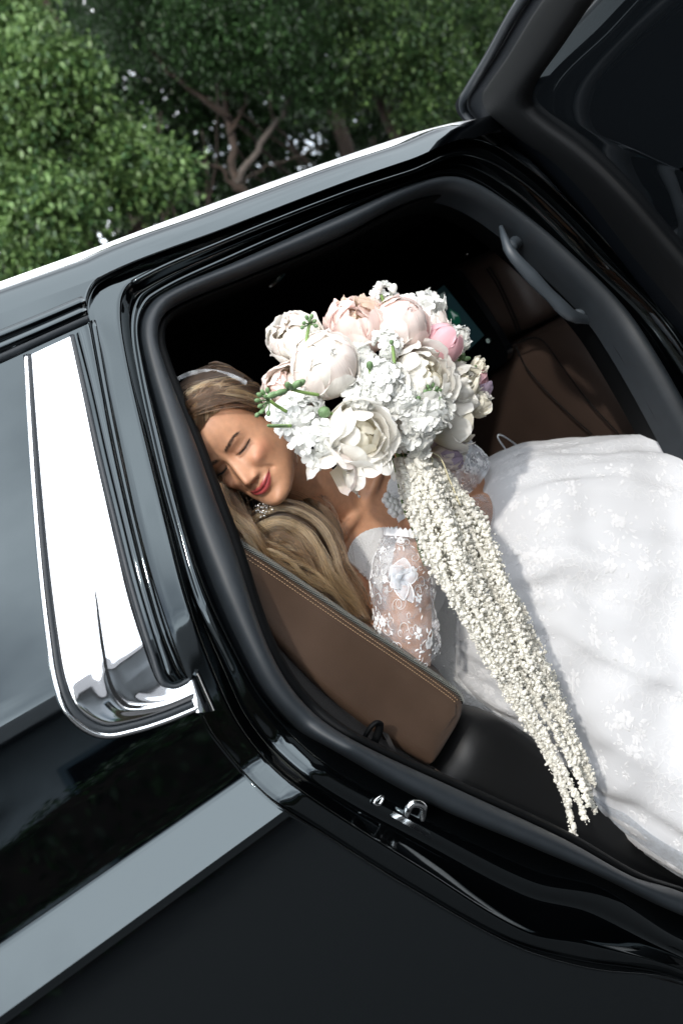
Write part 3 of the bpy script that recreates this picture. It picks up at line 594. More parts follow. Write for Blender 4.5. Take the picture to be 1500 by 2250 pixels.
# shoulders, trapezius
ER, WR_ = P(893, 1450, .215), P(903, 1205, .150)
EL, WL_ = P(1098, 1112, .330), P(990, 1166, .215)
SR2, SL2 = tw(-.148, -.012, .93), tw(.148, -.012, .93)
chain(body, [nb + tu_ * .01, (nb + SR2) / 2 + tu_ * .014, SR2], [.040, .042, .050], 20); chain(body, [nb + tu_ * .01, (nb + SL2) / 2 + tu_ * .014, SL2], [.040, .042, .050], 20)
chain(body, [SR2, (SR2 + ER) / 2 - tl_ * .01, ER], [.051, .047, .041], 20); chain(body, [ER, ER * .65 + WR_ * .35, WR_], [.040, .040, .0265], 20)
chain(body, [SL2, SL2 * .5 + EL * .5, EL], [.051, .046, .040], 20); chain(body, [EL, EL * .65 + WL_ * .35, WL_], [.040, .039, .026], 20)
# clavicles
for s_ in (-1, 1): chain(body, [tw(s_ * .018, .028, 1.0), tw(s_ * .075, .030, 1.035), tw(s_ * .125, .006, 1.03)], [.009, .010, .010], 10)
# hands round the stems
STA, STB = P(905, 1105, .115), P(952, 1235, .105); sax = nrm(STB - STA)
def hand(mb, wrist, knuck_c, side):
    d = nrm(knuck_c - wrist); out_ = nrm(np.cross(d, sax)) * side; ctr = knuck_c
    pm = wrist * .45 + ctr * .55
    M3 = np.stack([sax, np.cross(d, sax), d], 1); mb.ball(pm, (.036, .016, .048), 18, 12, M=M3)
    for i, L in enumerate((.070, .078, .073, .058)):
        k = ctr + sax * (.027 - .018 * i); n_ = nrm(np.cross(sax, d)) * side
        p0 = k - d * .005; p1 = k + d * (L * .36); p2 = p1 + (d * .30 + n_ * .85) * L * .32; p3 = p2 + (-d * .62 + n_ * .62) * L * .30
        chain(mb, [p0, p1, p2, p3], [.0098, .0092, .0085, .0072], 10, 4)
    th0 = wrist * .7 + ctr * .3 + sax * .028; n_ = nrm(np.cross(sax, d)) * side
    chain(mb, [th0, th0 + d * .028 + sax * .014 + n_ * .010, th0 + d * .052 + sax * .012 + n_ * .024, th0 + d * .07 + n_ * .032], [.0125, .0115, .0100, .0082], 10, 4)
KR = P(917, 1158, .118); KL = P(935, 1178, .150)
hand(body, WR_, KR, -1); hand(body, WL_, KL, 1)
me = body.mesh('person_src'); src = bpy.data.objects.new('person_src', me); col.objects.link(src)
rm = src.modifiers.new('r', 'REMESH'); rm.mode = 'VOXEL'; rm.voxel_size = .00175; rm.adaptivity = 0
dg = bpy.context.evaluated_depsgraph_get(); me2 = bpy.data.meshes.new_from_object(src.evaluated_get(dg)); me2.name = 'person'; bpy.data.objects.remove(src)
nv = len(me2.vertices); co = np.empty(nv * 3); me2.vertices.foreach_get('co', co); co = co.reshape(-1, 3)
ne = len(me2.edges); ed = np.empty(ne * 2, np.int32); me2.edges.foreach_get('vertices', ed); ed = ed.reshape(-1, 2)
deg = np.bincount(ed.ravel(), minlength=nv).astype(float)[:, None]
hl = wh(co)
# smoothing: strong on the body, light on the face
face_w = np.clip((hl[:, 1] - .02) / .03, 0, 1) * np.clip((hl[:, 2] + .122) / .01, 0, 1) * np.clip((.15 - hl[:, 2]) / .02, 0, 1) * np.clip((.095 - np.abs(hl[:, 0])) / .015, 0, 1) * np.clip((.14 - hl[:, 1]) / .01, 0, 1)
hand_w = np.clip((.10 - np.minimum(np.linalg.norm(co - KR, axis=1), np.linalg.norm(co - KL, axis=1))) / .02, 0, 1)
for it in range(60):
    s = np.zeros((nv, 3))
    for k in range(3): s[:, k] = np.bincount(ed[:, 0], co[ed[:, 1], k], nv) + np.bincount(ed[:, 1], co[ed[:, 0], k], nv)
    w = np.where(it < 2, .6, np.where(it < 6, 1 - face_w, (1 - face_w) * (1 - hand_w)))[:, None] * .6
    co = co + (s / deg - co) * w
me2.vertices.foreach_set('co', co.ravel()); me2.update()
me2.polygons.foreach_set('use_smooth', [True] * len(me2.polygons))
hl = wh(co); x, y, z = hl.T; ax = np.abs(x)
# ---- skin colour (make-up and complexion on the skin itself, shade painted into nostrils and mouth line)
skin_c = np.tile(np.array([.50, .265, .158]), (nv, 1))
isface = np.clip((y - .035) / .02, 0, 1) * (z > -.125) * (z < .125) * (ax < .08)
def blend(cmask, rgb):
    global skin_c
    m = np.clip(cmask, 0, 1)[:, None]; skin_c = skin_c * (1 - m) + np.array(rgb) * m
blend(isface * .42 * g(ax, .045, .017) * g(z, -.030, .013), (.55, .20, .125))
blend(isface * .30 * g(x, 0, .012) * g(z, -.044, .012), (.50, .21, .13))
blend(isface * .35 * g(ax, .058, .014) * g(z, -.05, .02), (.30, .13, .07))
ze = eye_line(ax); ins = (1 / (1 + np.exp(-(ax - .017 - EX) / .0012))) * (1 / (1 + np.exp((ax - .0475 - EX) / .0015)))
blend(isface * .50 * ins * g(z, ze + .0045, .0045), (.24, .115, .075))
blend(isface * .92 * ins * g(z, ze + .0002, .0016), (.018, .012, .010))
blend(isface * .22 * ins * g(z, ze - .006, .004), (.28, .13, .085))
bw = (1 / (1 + np.exp(-(ax - .0095) / .0015))) * (1 / (1 + np.exp((ax - .047) / .0016))); bs = np.interp(ax, [.012, .03, .05], [.0036, .0032, .0014])
blend(isface * .78 * bw * np.exp(-np.abs((z - brow_line(ax)) / bs) ** 3), (.062, .034, .022))
u = np.clip(1 - (ax / MW) ** 2, 0, 1); lipm = (1 / (1 + np.exp(-(z - lip_bot(x)) / .0005))) * (1 / (1 + np.exp((z - lip_top(x)) / .0005))) * (u > 0)
blend(isface * lipm, (.36, .060, .062)); blend(isface * lipm * g(z, mouth_line(x), .0013), (.10, .014, .016)); blend(isface * lipm * .3 * g(x, 0, .012) * g(z, -.0765, .003), (.50, .13, .12))  # lip colour, shade painted along the parting, paler middle of the lower lip
blend(isface * .85 * (ax < MW + .002) * g(z, mouth_line(x), .0007), (.07, .014, .014))  # crease shade painted along the closed mouth line
blend(isface * .5 * g(ax, .0072, .0024) * g(z, -.0530, .0016), (.07, .025, .018))  # shade of the nostril recesses painted dark
ca = me2.color_attributes.new('skin', 'FLOAT_COLOR', 'POINT'); ca.data.foreach_set('color', np.c_[skin_c, np.ones(nv)].ravel())
ra = me2.attributes.new('lip', 'FLOAT', 'POINT'); ra.data.foreach_set('value', (isface * lipm).astype(np.float32))
m = mat('skin', (.42, .20, .11), .41, ior=1.42, bump=.16, bscale=760, sss=.18, dist=.0006); t = m.node_tree; bs_ = t.nodes['Principled BSDF']
at = t.nodes.new('ShaderNodeAttribute'); at.attribute_name = 'skin'; nz = t.nodes.new('ShaderNodeTexNoise'); nz.inputs['Scale'].default_value = 90; nz.inputs['Detail'].default_value = 5
tcn = t.nodes.new('ShaderNodeTexCoord'); t.links.new(tcn.outputs['Object'], nz.inputs['Vector']); mr = t.nodes.new('ShaderNodeMapRange'); mr.inputs[1].default_value = .3; mr.inputs[2].default_value = .7; mr.inputs[3].default_value = .88; mr.inputs[4].default_value = 1.09
t.links.new(nz.outputs['Fac'], mr.inputs[0]); mm = t.nodes.new('ShaderNodeMix'); mm.data_type = 'RGBA'; mm.blend_type = 'MULTIPLY'; mm.inputs['Factor'].default_value = 1; t.links.new(at.outputs['Color'], mm.inputs['A']); t.links.new(mr.outputs[0], mm.inputs['B']); t.links.new(mm.outputs['Result'], bs_.inputs['Base Color'])
al = t.nodes.new('ShaderNodeAttribute'); al.attribute_name = 'lip'; mr2 = t.nodes.new('ShaderNodeMapRange'); mr2.inputs[3].default_value = .46; mr2.inputs[4].default_value = .24; t.links.new(al.outputs['Fac'], mr2.inputs[0]); t.links.new(mr2.outputs[0], bs_.inputs['Roughness'])
M['skin'] = m; me2.materials.append(m)
bride = link('person', me2); bride['label'] = 'bride in a white lace dress leaning her head out of the open car door'; bride['category'] = 'person'
# ---- lashes and brow hairs
M['lash'] = mat('lash', (.008, .006, .005), .5); M['brow'] = mat('brow_hair', (.055, .033, .022), .6)
def fsurf(x, z, e=0.):
    """point on the face front at local x, z"""
    w, f, b = hprof(np.array([z])); w = max(w[0], 1e-4); y0 = min(-.008, f[0] - .012); sa = np.clip(abs(x) / w, 0, .98) ** (1 / .92); c = math.sqrt(1 - sa * sa)
    return np.array([x, y0 + (f[0] - y0) * c ** .84 + float(face_disp(np.array([x]), np.array([z]))[0]) + e, z])
rl = np.random.default_rng(3)
for sd in (-1, 1):
    mb = MB()
    for k in range(46):
        q = .019 + EX + .0285 * k / 45; p = fsurf(sd * q, float(eye_line(np.array([q]))[0]), .0006); t_ = k / 45
        L = .0045 + .0050 * t_ + rl.uniform(-.001, .001); d = np.array([sd * (.15 + .75 * t_ ** 1.5), .62, -.30 + .55 * t_ + rl.uniform(-.12, .12)]); d = nrm(d)
        c = [p, p + d * L * .5 + [0, 0, -.0004], p + d * L + [sd * .0006, 0, .0012 * t_]]; mb.tube(hw(cr(c, 3)), np.linspace(.00042, .00012, 7), 4)
    mb.build('eyelash', M['lash'], bride)
    mb = MB()
    for k in range(100):
        q = rl.uniform(.0105, .046); t_ = (q - .0105) / .0355; zb = float(brow_line(np.array([q]))[0]) + rl.normal(0, .5) * np.interp(q, [.012, .03, .05], [.0030, .0026, .0012]); p = fsurf(sd * q, zb, .0003)
        d = nrm(np.array([sd * (.45 + .6 * t_), .12, .85 - 1.15 * t_ + rl.uniform(-.2, .2)])); L = rl.uniform(.0035, .0060)
        mb.tube(hw(np.array([p, p + d * L * .6 + [0, .0004, 0], p + d * L])), [.00022, .00018, .00006], 3)
    mb.build('eyebrow', M['brow'], bride)
# ---- hair
def hair_mat(name, stops):
    m = bpy.data.materials.new(name); m.use_nodes = True; t = m.node_tree; t.nodes.clear(); o = t.nodes.new('ShaderNodeOutputMaterial'); h = t.nodes.new('ShaderNodeBsdfHairPrincipled'); h.parametrization = 'COLOR'
    hi = t.nodes.new('ShaderNodeHairInfo'); rp = t.nodes.new('ShaderNodeValToRGB'); e = rp.color_ramp.elements; e[0].position, e[0].color = stops[0][0], (*stops[0][1], 1); e[1].position, e[1].color = stops[-1][0], (*stops[-1][1], 1)
    for p_, c_ in stops[1:-1]: q = e.new(p_); q.color = (*c_, 1)
    h.inputs['Roughness'].default_value = .34; h.inputs['Radial Roughness'].default_value = .4
    t.links.new(hi.outputs['Random'], rp.inputs[0]); t.links.new(rp.outputs[0], h.inputs['Color']); t.links.new(h.outputs[0], o.inputs[0]); return m
M['hair_root'] = hair_mat('hair_dark_brown', [(0, (.022, .012, .007)), (.7, (.050, .026, .013)), (1, (.13, .070, .034))])
M['hair_gold'] = hair_mat('hair_golden', [(0, (.14, .070, .028)), (.4, (.32, .18, .080)), (1, (.62, .41, .22))])
M['hair_mid'] = hair_mat('hair_brown', [(0, (.040, .020, .010)), (.5, (.095, .050, .023)), (1, (.20, .115, .055))])
M['hair_base'] = mat('hair_underlayer', (.030, .018, .011), .6, var=.4, vscale=120); M['hair_base_gold'] = mat('hair_underlayer_gold', (.16, .10, .060), .6, var=.4, vscale=120)
def hair_curves(name, strands, m, parent, r0=.00022, r1=.00008):
    hc = bpy.data.hair_curves.new(name); ln = [len(s) for s in strands]; hc.add_curves(ln)
    pos = np.concatenate(strands).astype(np.float32); hc.points.foreach_set('position', pos.ravel())
    ra = hc.attributes.get('radius') or hc.attributes.new('radius', 'FLOAT', 'POINT'); ra.data.foreach_set('value', np.concatenate([np.linspace(r0, r1, k) for k in ln]).astype(np.float32))
    hc.materials.append(m); o = link(name, hc, parent, kind='stuff'); return o
def hairline(a):   # lowest z of hair at azimuth a
    a = np.abs(a); return np.interp(a, [0, .5, .9, 1.15, 1.35, 1.6, 2.2, 3.2], [.066, .070, .060, .036, .0, -.045, -.08, -.09])
a = np.linspace(-np.pi, np.pi, 97)[:-1]; rows = []
for k in range(26):
    t_ = k / 25; hl_ = hairline(a) + .013 * np.clip(1.5 - np.abs(a), 0, 1); z = hl_ + (.1204 - hl_) * t_; ex = .002 + .011 * np.clip(t_ * 4, 0, 1) * np.clip((z + .1) / .1, .4, 1); x_, y_ = hbase(a, np.minimum(z, .1203), 0); xx, yy = hbase(a, np.minimum(z, .1203), ex); rows.append(hw(np.stack([xx, yy, z + .012 * np.clip(t_ * 2, 0, 1) * np.clip((z - .03) / .09, 0, 1)], 1)))
mb = MB(); mb.grid(rows, cu=True); mb.f.append(tuple(len(mb.v) - 96 + i for i in range(96))); mb.mi.append(0); cap = mb.build('hair', M['hair_base'], bride)
rh = np.random.default_rng(9); st, st_g = [], []
def scalp(aa, zz, e):
    xx, yy = hbase(aa, np.minimum(zz, .1203), e); return np.stack([xx, yy, zz + e * np.clip((zz - .02) / .09, 0, 1)], 1)
for side in (-1, 1):
    for grp in range(150 if side < 0 else 80):
        q = rh.uniform(); lift = .008 + .005 * rh.uniform(); front = rh.uniform() < .6
        A0 = side * rh.uniform(.03, 1.25) if front else side * (rh.uniform(.03, .3) if rh.uniform() < .4 else rh.uniform(.3, 2.2))
        Z0 = 0 if front else rh.uniform(.085, .118); A1 = side * rh.uniform(1.9, 2.5); Z1 = -.055 + rh.normal(0, .025) + (.02 if abs(A0) < .6 else 0)
        gold_ = (abs(abs(A0) - .62) < .20 and rh.uniform() < .62) or rh.uniform() < .10; sw0 = rh.uniform(.8, 1.2)
        for k in range(24):
            a0 = A0 + rh.normal(0, .022); z0 = (float(hairline(a0)) + abs(rh.normal(0, .003))) if front else Z0 + rh.normal(0, .002); e0 = .0008 if front else lift
            t_ = np.linspace(0, 1, 20); aa = a0 + (A1 + rh.normal(0, .02) - a0) * t_ ** (.9 + .2 * q); sw = .030 * np.sin(np.pi * np.clip(t_ * 1.5, 0, 1)) * (1.1 - abs(a0) * .5) * sw0
            zz = np.minimum(z0 + (Z1 + rh.normal(0, .003) - z0) * t_ ** 1.7 + np.maximum(sw, 0) * (z0 < .085), .119)
            e = e0 + (lift + rh.normal(0, .0008) - e0) * np.clip(t_ * 5, 0, 1) + .003 * np.sin(t_ * 5 + q * 6)
            p = hw(np.stack([*hbase(aa, zz, e), zz + e * np.clip((zz - .02) / .09, 0, 1)], 1)); (st_g if gold_ else st).append(p)
hair_curves('scalp_hair', st, M['hair_root'], bride, .00026, .0001); hair_curves('highlight_hair', st_g, M['hair_gold'], bride, .00026, .0001)
def lock(pts, rad, n, m, base, wave=.004, seed=0, name='hair_lock', frizz=.002):
    r_ = np.random.default_rng(seed); c = resample(cr([P(a, b, y) for a, b, y in pts], 8), 34); k = len(c); T = np.gradient(c, axis=0); T /= np.linalg.norm(T, axis=1)[:, None]
    R_ = np.interp(np.linspace(0, 1, k), np.linspace(0, 1, len(rad)), rad); u = np.array([0, -1., 0]); U_ = []
    for i in range(k): u = nrm(u - T[i] * (u @ T[i])); U_.append(u)
    U_ = np.array(U_); W_ = np.cross(T, U_)
    mb = MB(); mb.tube(c, R_ * .72, 12); lo = mb.build(name, M[base], bride)
    S_ = []
    for j in range(n):
        ph = r_.uniform(0, 2 * np.pi); rr = r_.uniform(.35, 1.05) ** .6; tw_ = r_.uniform(.4, 1.3); ph2 = r_.uniform(0, 6.28); t_ = np.linspace(0, 1, k)
        an = ph + tw_ * t_ * 1.2; spread = R_ * rr * (1 + .18 * np.sin(7 * t_ + ph2 * .3)); wv = wave * np.sin(t_ * 12 + .6 * np.sin(ph)) + frizz * np.sin(t_ * r_.uniform(8, 22) + ph2)
        s = c + U_ * (np.cos(an) * spread)[:, None] + W_ * (np.sin(an) * spread + wv)[:, None]
        e0, e1 = int(r_.uniform(0, 3)), k - int(r_.uniform(0, 7)); S_.append(s[e0:e1])
    hair_curves('hair_strand', S_, M[m], lo, .00024, .00008)
def tress(pts, rad, nsub, n, base, seed, gold=.5, wave=.007, freq=1.5):
    """a hank of hair: a dark core and several separate waving locks around it"""
    r_ = np.random.default_rng(seed); c = resample(cr([P(a, b, y) for a, b, y in pts], 8), 40); k = len(c); T = np.gradient(c, axis=0); T /= np.linalg.norm(T, axis=1)[:, None]
    R_ = np.interp(np.linspace(0, 1, k), np.linspace(0, 1, len(rad)), rad); u = np.array([0, -1., 0]); U_ = []
    for i in range(k): u = nrm(u - T[i] * (u @ T[i])); U_.append(u)
    U_ = np.array(U_); W_ = np.cross(T, U_); t_ = np.linspace(0, 1, k); ph0 = r_.uniform(0, 6.28)
    mb = MB(); mb.tube(c - U_ * .004, R_ * .62, 12); lo = mb.build('hair_lock', M[base], bride); G_, D_, K_ = [], [], []
    for s_ in range(int(nsub * 1.35)):
        an = r_.uniform(-1.9, 1.9) + .5 * t_ * r_.uniform(-1, 1); rr = R_ * r_.uniform(.50, 1.05); ph = ph0 + r_.normal(0, .8)
        lc = c + U_ * (np.cos(an) * rr)[:, None] + W_ * (np.sin(an) * rr + wave * np.sin(t_ * 6.28 * freq + ph) * np.clip(t_ * 3, .2, 1))[:, None] + U_ * (wave * .5 * np.cos(t_ * 6.28 * freq + ph))[:, None]
        lr = R_ * r_.uniform(.11, .24); isg = r_.uniform(); tgt = G_ if isg < gold else (D_ if isg < gold + (1 - gold) * .6 else K_)
        for j in range(n):
            q = r_.uniform(0, 6.28); d = r_.uniform(.1, 1) ** .6 * lr * (1 + .25 * np.sin(5 * t_ + q)); tw_ = q + 2.2 * t_; fz = .0012 * np.sin(t_ * r_.uniform(9, 26) + q)
            st_ = lc + U_ * (np.cos(tw_) * d)[:, None] + W_ * (np.sin(tw_) * d + fz)[:, None]; e1 = k - int(r_.uniform(0, 8)); tgt.append(st_[:e1])
    fly = []
    for j in range(26):
        q = r_.uniform(0, 6.28); an = r_.uniform(-2.2, 2.2); rr = R_ * r_.uniform(1.0, 1.35); fly.append((c + U_ * (np.cos(an) * rr)[:, None] + W_ * (np.sin(an) * rr + wave * 1.3 * np.sin(t_ * 6.28 * freq * r_.uniform(.7, 1.4) + q))[:, None])[int(r_.uniform(0, 12)): k - int(r_.uniform(0, 10))])
    K_ += fly[:13]; D_ += fly[13:]
    if G_: hair_curves('hair_strand', G_, M['hair_gold'], lo, .00022, .00008)
    if D_: hair_curves('hair_strand', D_, M['hair_mid'], lo, .00022, .00008)
    if K_: hair_curves('hair_strand', K_, M['hair_root'], lo, .00022, .00008)
tress([(600, 1060, .34), (620, 1150, .31), (690, 1250, .29), (770, 1340, .265), (820, 1390, .25)], [.05, .055, .055, .04, .02], 10, 60, 'hair_base', 1, .15)
tress([(470, 1030, .27), (495, 1110, .235), (535, 1185, .215), (600, 1240, .205), (690, 1300, .20), (750, 1345, .20)], [.03, .034, .034, .032, .026, .014], 16, 50, 'hair_base', 2, .25, .006)
tress([(468, 1070, .20), (490, 1125, .19), (522, 1170, .185), (575, 1215, .18), (650, 1262, .178)], [.012, .018, .020, .016, .006], 8, 55, 'hair_base', 3, .55, .006, 1.8)
tress([(545, 1195, .245), (570, 1160, .225), (615, 1142, .208), (660, 1165, .198), (688, 1210, .192), (712, 1262, .19), (765, 1312, .19), (815, 1362, .195)], [.014, .028, .036, .038, .034, .030, .024, .010], 26, 60, 'hair_base', 4, .58, .0075, 1.3)
tress([(520, 1200, .20), (570, 1218, .185), (630, 1245, .178), (690, 1290, .175), (750, 1330, .178), (800, 1358, .185)], [.010, .020, .024, .022, .018, .008], 14, 55, 'hair_base', 5, .6, .007, 1.6)
tress([(660, 1098, .255), (700, 1130, .235), (726, 1185, .222), (738, 1245, .212), (752, 1300, .205), (790, 1350, .20)], [.010, .016, .018, .017, .015, .008], 9, 50, 'hair_base', 6, .25, .006, 1.4)
tress([(650, 1080, .27), (690, 1108, .255), (715, 1160, .24), (725, 1220, .225)], [.012, .016, .014, .008], 6, 45, 'hair_base', 7, .1, .004)
tress([(470, 990, .245), (478, 1060, .225), (500, 1110, .215), (560, 1150, .225)], [.012, .018, .018, .010], 7, 45, 'hair_base', 8, .35, .005)
# ---- hair band and jewels
M['satin'] = mat('white_satin', (.36, .38, .40), .5, sheen=.3, var=.3, vscale=90, bump=.6, bscale=260); M['crystal'] = mat('crystal', (.75, .75, .72), .06, 1.); M['pearl'] = mat('pearl', (.80, .79, .80), .18, ior=1.6, coat=.5)
aa = np.linspace(-1.45, 1.45, 40)
def band(k): return hw(np.stack([.090 * np.sin(aa), -.012 + 0 * aa + k, .035 + .106 * np.cos(aa)], 1))
mb = MB(); mb.grid([band(-.006), hw(np.stack([.095 * np.sin(aa), -.012 - .0015 + 0 * aa, .035 + .1115 * np.cos(aa)], 1)), hw(np.stack([.095 * np.sin(aa), -.012 + .0015 + 0 * aa, .035 + .1115 * np.cos(aa)], 1)), band(.006)]); hb = mb.build('hair_band', M['satin'], bride)
def beads(name, pts, rad, m, parent, n=(8, 6)):
    mb = MB()
    for p, r_ in zip(pts, np.broadcast_to(rad, (len(pts),))): mb.ball(p, r_, *n)
    return mb.build(name, m, parent)
ep = P(580, 1118, .195); pts = ep + np.clip(rh.normal(0, 1, (60, 3)), -1.4, 1.4) * [.0075, .004, .0065]; beads('earring', pts, rh.uniform(.0012, .0026, 60), M['crystal'], bride, (6, 4))
beads('earring_pearl', [P(692, 1019, .20), P(686, 1024, .20), P(700, 1022, .20)], [.0035, .0025, .0025], M['pearl'], bride)['kind'] = 'stuff'
# ================================================================== the dress
def tulle(name, rgb, alpha, bumpy=0.):
    m = mat(name, rgb, .7, sheen=.2); t = m.node_tree; o = [n for n in t.nodes if n.type == 'OUTPUT_MATERIAL'][0]; tr = t.nodes.new('ShaderNodeBsdfTransparent'); ms = t.nodes.new('ShaderNodeMixShader')
    nz = t.nodes.new('ShaderNodeTexNoise'); nz.inputs['Scale'].default_value = 60; nz.inputs['Detail'].default_value = 5; tcn = [n for n in t.nodes if n.type == 'TEX_COORD'][0]; t.links.new(tcn.outputs['Object'], nz.inputs['Vector'])
    mr = t.nodes.new('ShaderNodeMapRange'); mr.inputs[1].default_value = .35; mr.inputs[2].default_value = .65; mr.inputs[3].default_value = alpha * .6; mr.inputs[4].default_value = min(1, alpha * 1.4); t.links.new(nz.outputs['Fac'], mr.inputs[0])
    t.links.new(mr.outputs[0], ms.inputs[0]); t.links.new(tr.outputs[0], ms.inputs[1]); t.links.new(t.nodes['Principled BSDF'].outputs[0], ms.inputs[2]); t.links.new(ms.outputs[0], o.inputs[0]); return m
def lace_cloth(name, rgb, rgb2, scale, bump):
    m = mat(name, rgb, .75, sheen=.25); t = m.node_tree; b = t.nodes['Principled BSDF']; tcn = [n for n in t.nodes if n.type == 'TEX_COORD'][0]
    vo = t.nodes.new('ShaderNodeTexVoronoi'); vo.feature = 'DISTANCE_TO_EDGE'; vo.inputs['Scale'].default_value = scale; nz = t.nodes.new('ShaderNodeTexNoise'); nz.inputs['Scale'].default_value = scale * .35; nz.inputs['Detail'].default_value = 6
    mp = t.nodes.new('ShaderNodeMix'); mp.data_type = 'RGBA'; mp.inputs['Factor'].default_value = .06; t.links.new(tcn.outputs['Object'], mp.inputs['A']); t.links.new(nz.outputs['Color'], mp.inputs['B']); t.links.new(mp.outputs['Result'], vo.inputs['Vector']); t.links.new(tcn.outputs['Object'], nz.inputs['Vector'])
    r1 = t.nodes.new('ShaderNodeMapRange'); r1.inputs[1].default_value = .02; r1.inputs[2].default_value = .10; r1.inputs[3].default_value = 1; r1.inputs[4].default_value = 0; t.links.new(vo.outputs['Distance'], r1.inputs[0])
    n2 = t.nodes.new('ShaderNodeTexNoise'); n2.inputs['Scale'].default_value = 9; n2.inputs['Detail'].default_value = 4; t.links.new(tcn.outputs['Object'], n2.inputs['Vector'])
    r2 = t.nodes.new('ShaderNodeMapRange'); r2.inputs[1].default_value = .44; r2.inputs[2].default_value = .66; t.links.new(n2.outputs['Fac'], r2.inputs[0])
    mu = t.nodes.new('ShaderNodeMath'); mu.operation = 'MULTIPLY'; t.links.new(r1.outputs[0], mu.inputs[0]); t.links.new(r2.outputs[0], mu.inputs[1])
    mc = t.nodes.new('ShaderNodeMix'); mc.data_type = 'RGBA'; mc.inputs['A'].default_value = (*rgb, 1); mc.inputs['B'].default_value = (*rgb2, 1); t.links.new(mu.outputs[0], mc.inputs['Factor']); t.links.new(mc.outputs['Result'], b.inputs['Base Color'])
    n3 = t.nodes.new('ShaderNodeTexNoise'); n3.inputs['Scale'].default_value = 420; t.links.new(tcn.outputs['Object'], n3.inputs['Vector']); a2 = t.nodes.new('ShaderNodeMath'); a2.operation = 'MULTIPLY_ADD'; a2.inputs[1].default_value = .35; t.links.new(n3.outputs['Fac'], a2.inputs[0]); t.links.new(mu.outputs[0], a2.inputs[2])
    bp = t.nodes.new('ShaderNodeBump'); bp.inputs['Strength'].default_value = bump; bp.inputs['Distance'].default_value = .0015; t.links.new(a2.outputs[0], bp.inputs['Height']); t.links.new(bp.outputs[0], b.inputs['Normal']); return m
M['dress'] = lace_cloth('white_lace_over_satin', (.555, .565, .585), (.63, .635, .65), 70, .32)
M['bodice'] = lace_cloth('ivory_lace_bodice', (.66, .67, .68), (.78, .78, .78), 120, .8)
M['lace'] = mat('lace_thread', (.80, .81, .83), .7, bump=.4, bscale=900, dist=.0006); M['lace_soft'] = mat('lace_applique', (.645, .65, .665), .75, bump=.4, bscale=900, dist=.0006); M['tulle'] = tulle('sheer_tulle', (.74, .77, .82), .24); M['organza'] = tulle('organza', (.74, .79, .85), .45); M['net'] = tulle('soft_net', (.70, .76, .84), .55)
# bodice: cloth lying on the torso below the neckline
nrmv = np.empty(nv * 3); me2.vertices.foreach_get('normal', nrmv); nrmv = nrmv.reshape(-1, 3)
q = co - WST; cl, cf, cu_ = q @ tl_, q @ tf_, (q @ tu_) / TL
def seg_d(p, a, b):
    ab = b - a; t_ = np.clip(((p - a) @ ab) / (ab @ ab), 0, 1); return np.linalg.norm(p - a - t_[:, None] * ab, axis=1)
armd = np.minimum.reduce([seg_d(co, ER, WR_) - .05, seg_d(co, EL, WL_) - .05, seg_d(co, SR2, ER) - .056, seg_d(co, SL2, EL) - .056, seg_d(co, WR_, KR) - .06, seg_d(co, WL_, KL) - .06])
UN = float(((P(800, 1252, .205) - WST) @ tu_) / TL)
neck = UN + .06 * np.exp(-((np.abs(cl) - .075) / .045) ** 2) - .075 * np.exp(-(cl / .022) ** 2)
keep = (cu_ < neck) & (cu_ > -.30) & (np.abs(cl) < .175) & (armd > 0)
fcs = [tuple(p.vertices) for p in me2.polygons if all(keep[i] for i in p.vertices)]
used = sorted({i for f in fcs for i in f}); idx = {k: i for i, k in enumerate(used)}
mb = MB(); mb.add(co[used] + nrmv[used] * .0055, [tuple(idx[i] for i in f) for f in fcs]); bod = mb.build('bodice', M['bodice'], bride)
so_ = bod.modifiers.new('thick', 'SOLIDIFY'); so_.thickness = .004; so_.offset = -1; sm_ = bod.modifiers.new('sm', 'SMOOTH'); sm_.iterations = 8
# pearls on the cup and along the waist seam
uidx = np.array(used); pu = co[uidx]; pn = nrmv[uidx]
def on_bodice(px, py):
    d = nrm(ray(px, py)); w = pu - CAM; t_ = w @ d; dist = np.linalg.norm(w - t_[:, None] * d, axis=1); c = np.where((pn @ d < 0), dist, 1); i = int(np.argmin(c + np.where(dist < .004, t_ * .02, 1)))
    return pu[i] + pn[i] * .0065
pp = [(772, 1272), (781, 1263), (790, 1259), (800, 1254), (812, 1249), (785, 1276), (796, 1270), (778, 1285), (806, 1262), (818, 1258), (830, 1248), (790, 1288), (775, 1297), (801, 1281), (970, 1340), (978, 1346), (988, 1338), (940, 1406), (950, 1402), (1002, 1424), (1010, 1420)] + [(962 + 9.2 * k, 1466 - 6.0 * k) for k in range(9)]
beads('pearl_bead', [on_bodice(*p) for p in pp], rh.choice([.0011, .0016, .0021], len(pp)), M['pearl'], bod)
# ---- skirt: rings between the upper and lower outline
PRS = [((975, 1215), (925, 1440), .37, .115), ((1005, 1130), (972, 1500), .365, .15), ((1045, 1040), (1030, 1556), .36, .19), ((1085, 1012), (1085, 1586), .345, .205), ((1140, 985), (1122, 1606), .325, .21), ((1210, 968), (1172, 1688), .30, .21), ((1300, 955), (1240, 1762), .255, .20), ((1380, 960), (1330, 1815), .215, .19), ((1440, 974), (1420, 1864), .165, .18), ((1500, 1006), (1500, 1896), .125, .17), ((1570, 1060), (1600, 1925), .11, .16), ((1650, 1160), (1690, 1880), .11, .14), ((1690, 1350), (1715, 1680), .11, .07)]
ctl = []
for t_, b_, yc, dy in PRS:
    a_, c_ = P(*t_, yc), P(*b_, yc); ctl.append(np.r_[a_, c_, yc, dy])
ctl = cr(np.array(ctl), 12); NA = 128; ang = np.linspace(0, 2 * np.pi, NA + 1)[:-1]; rows = []
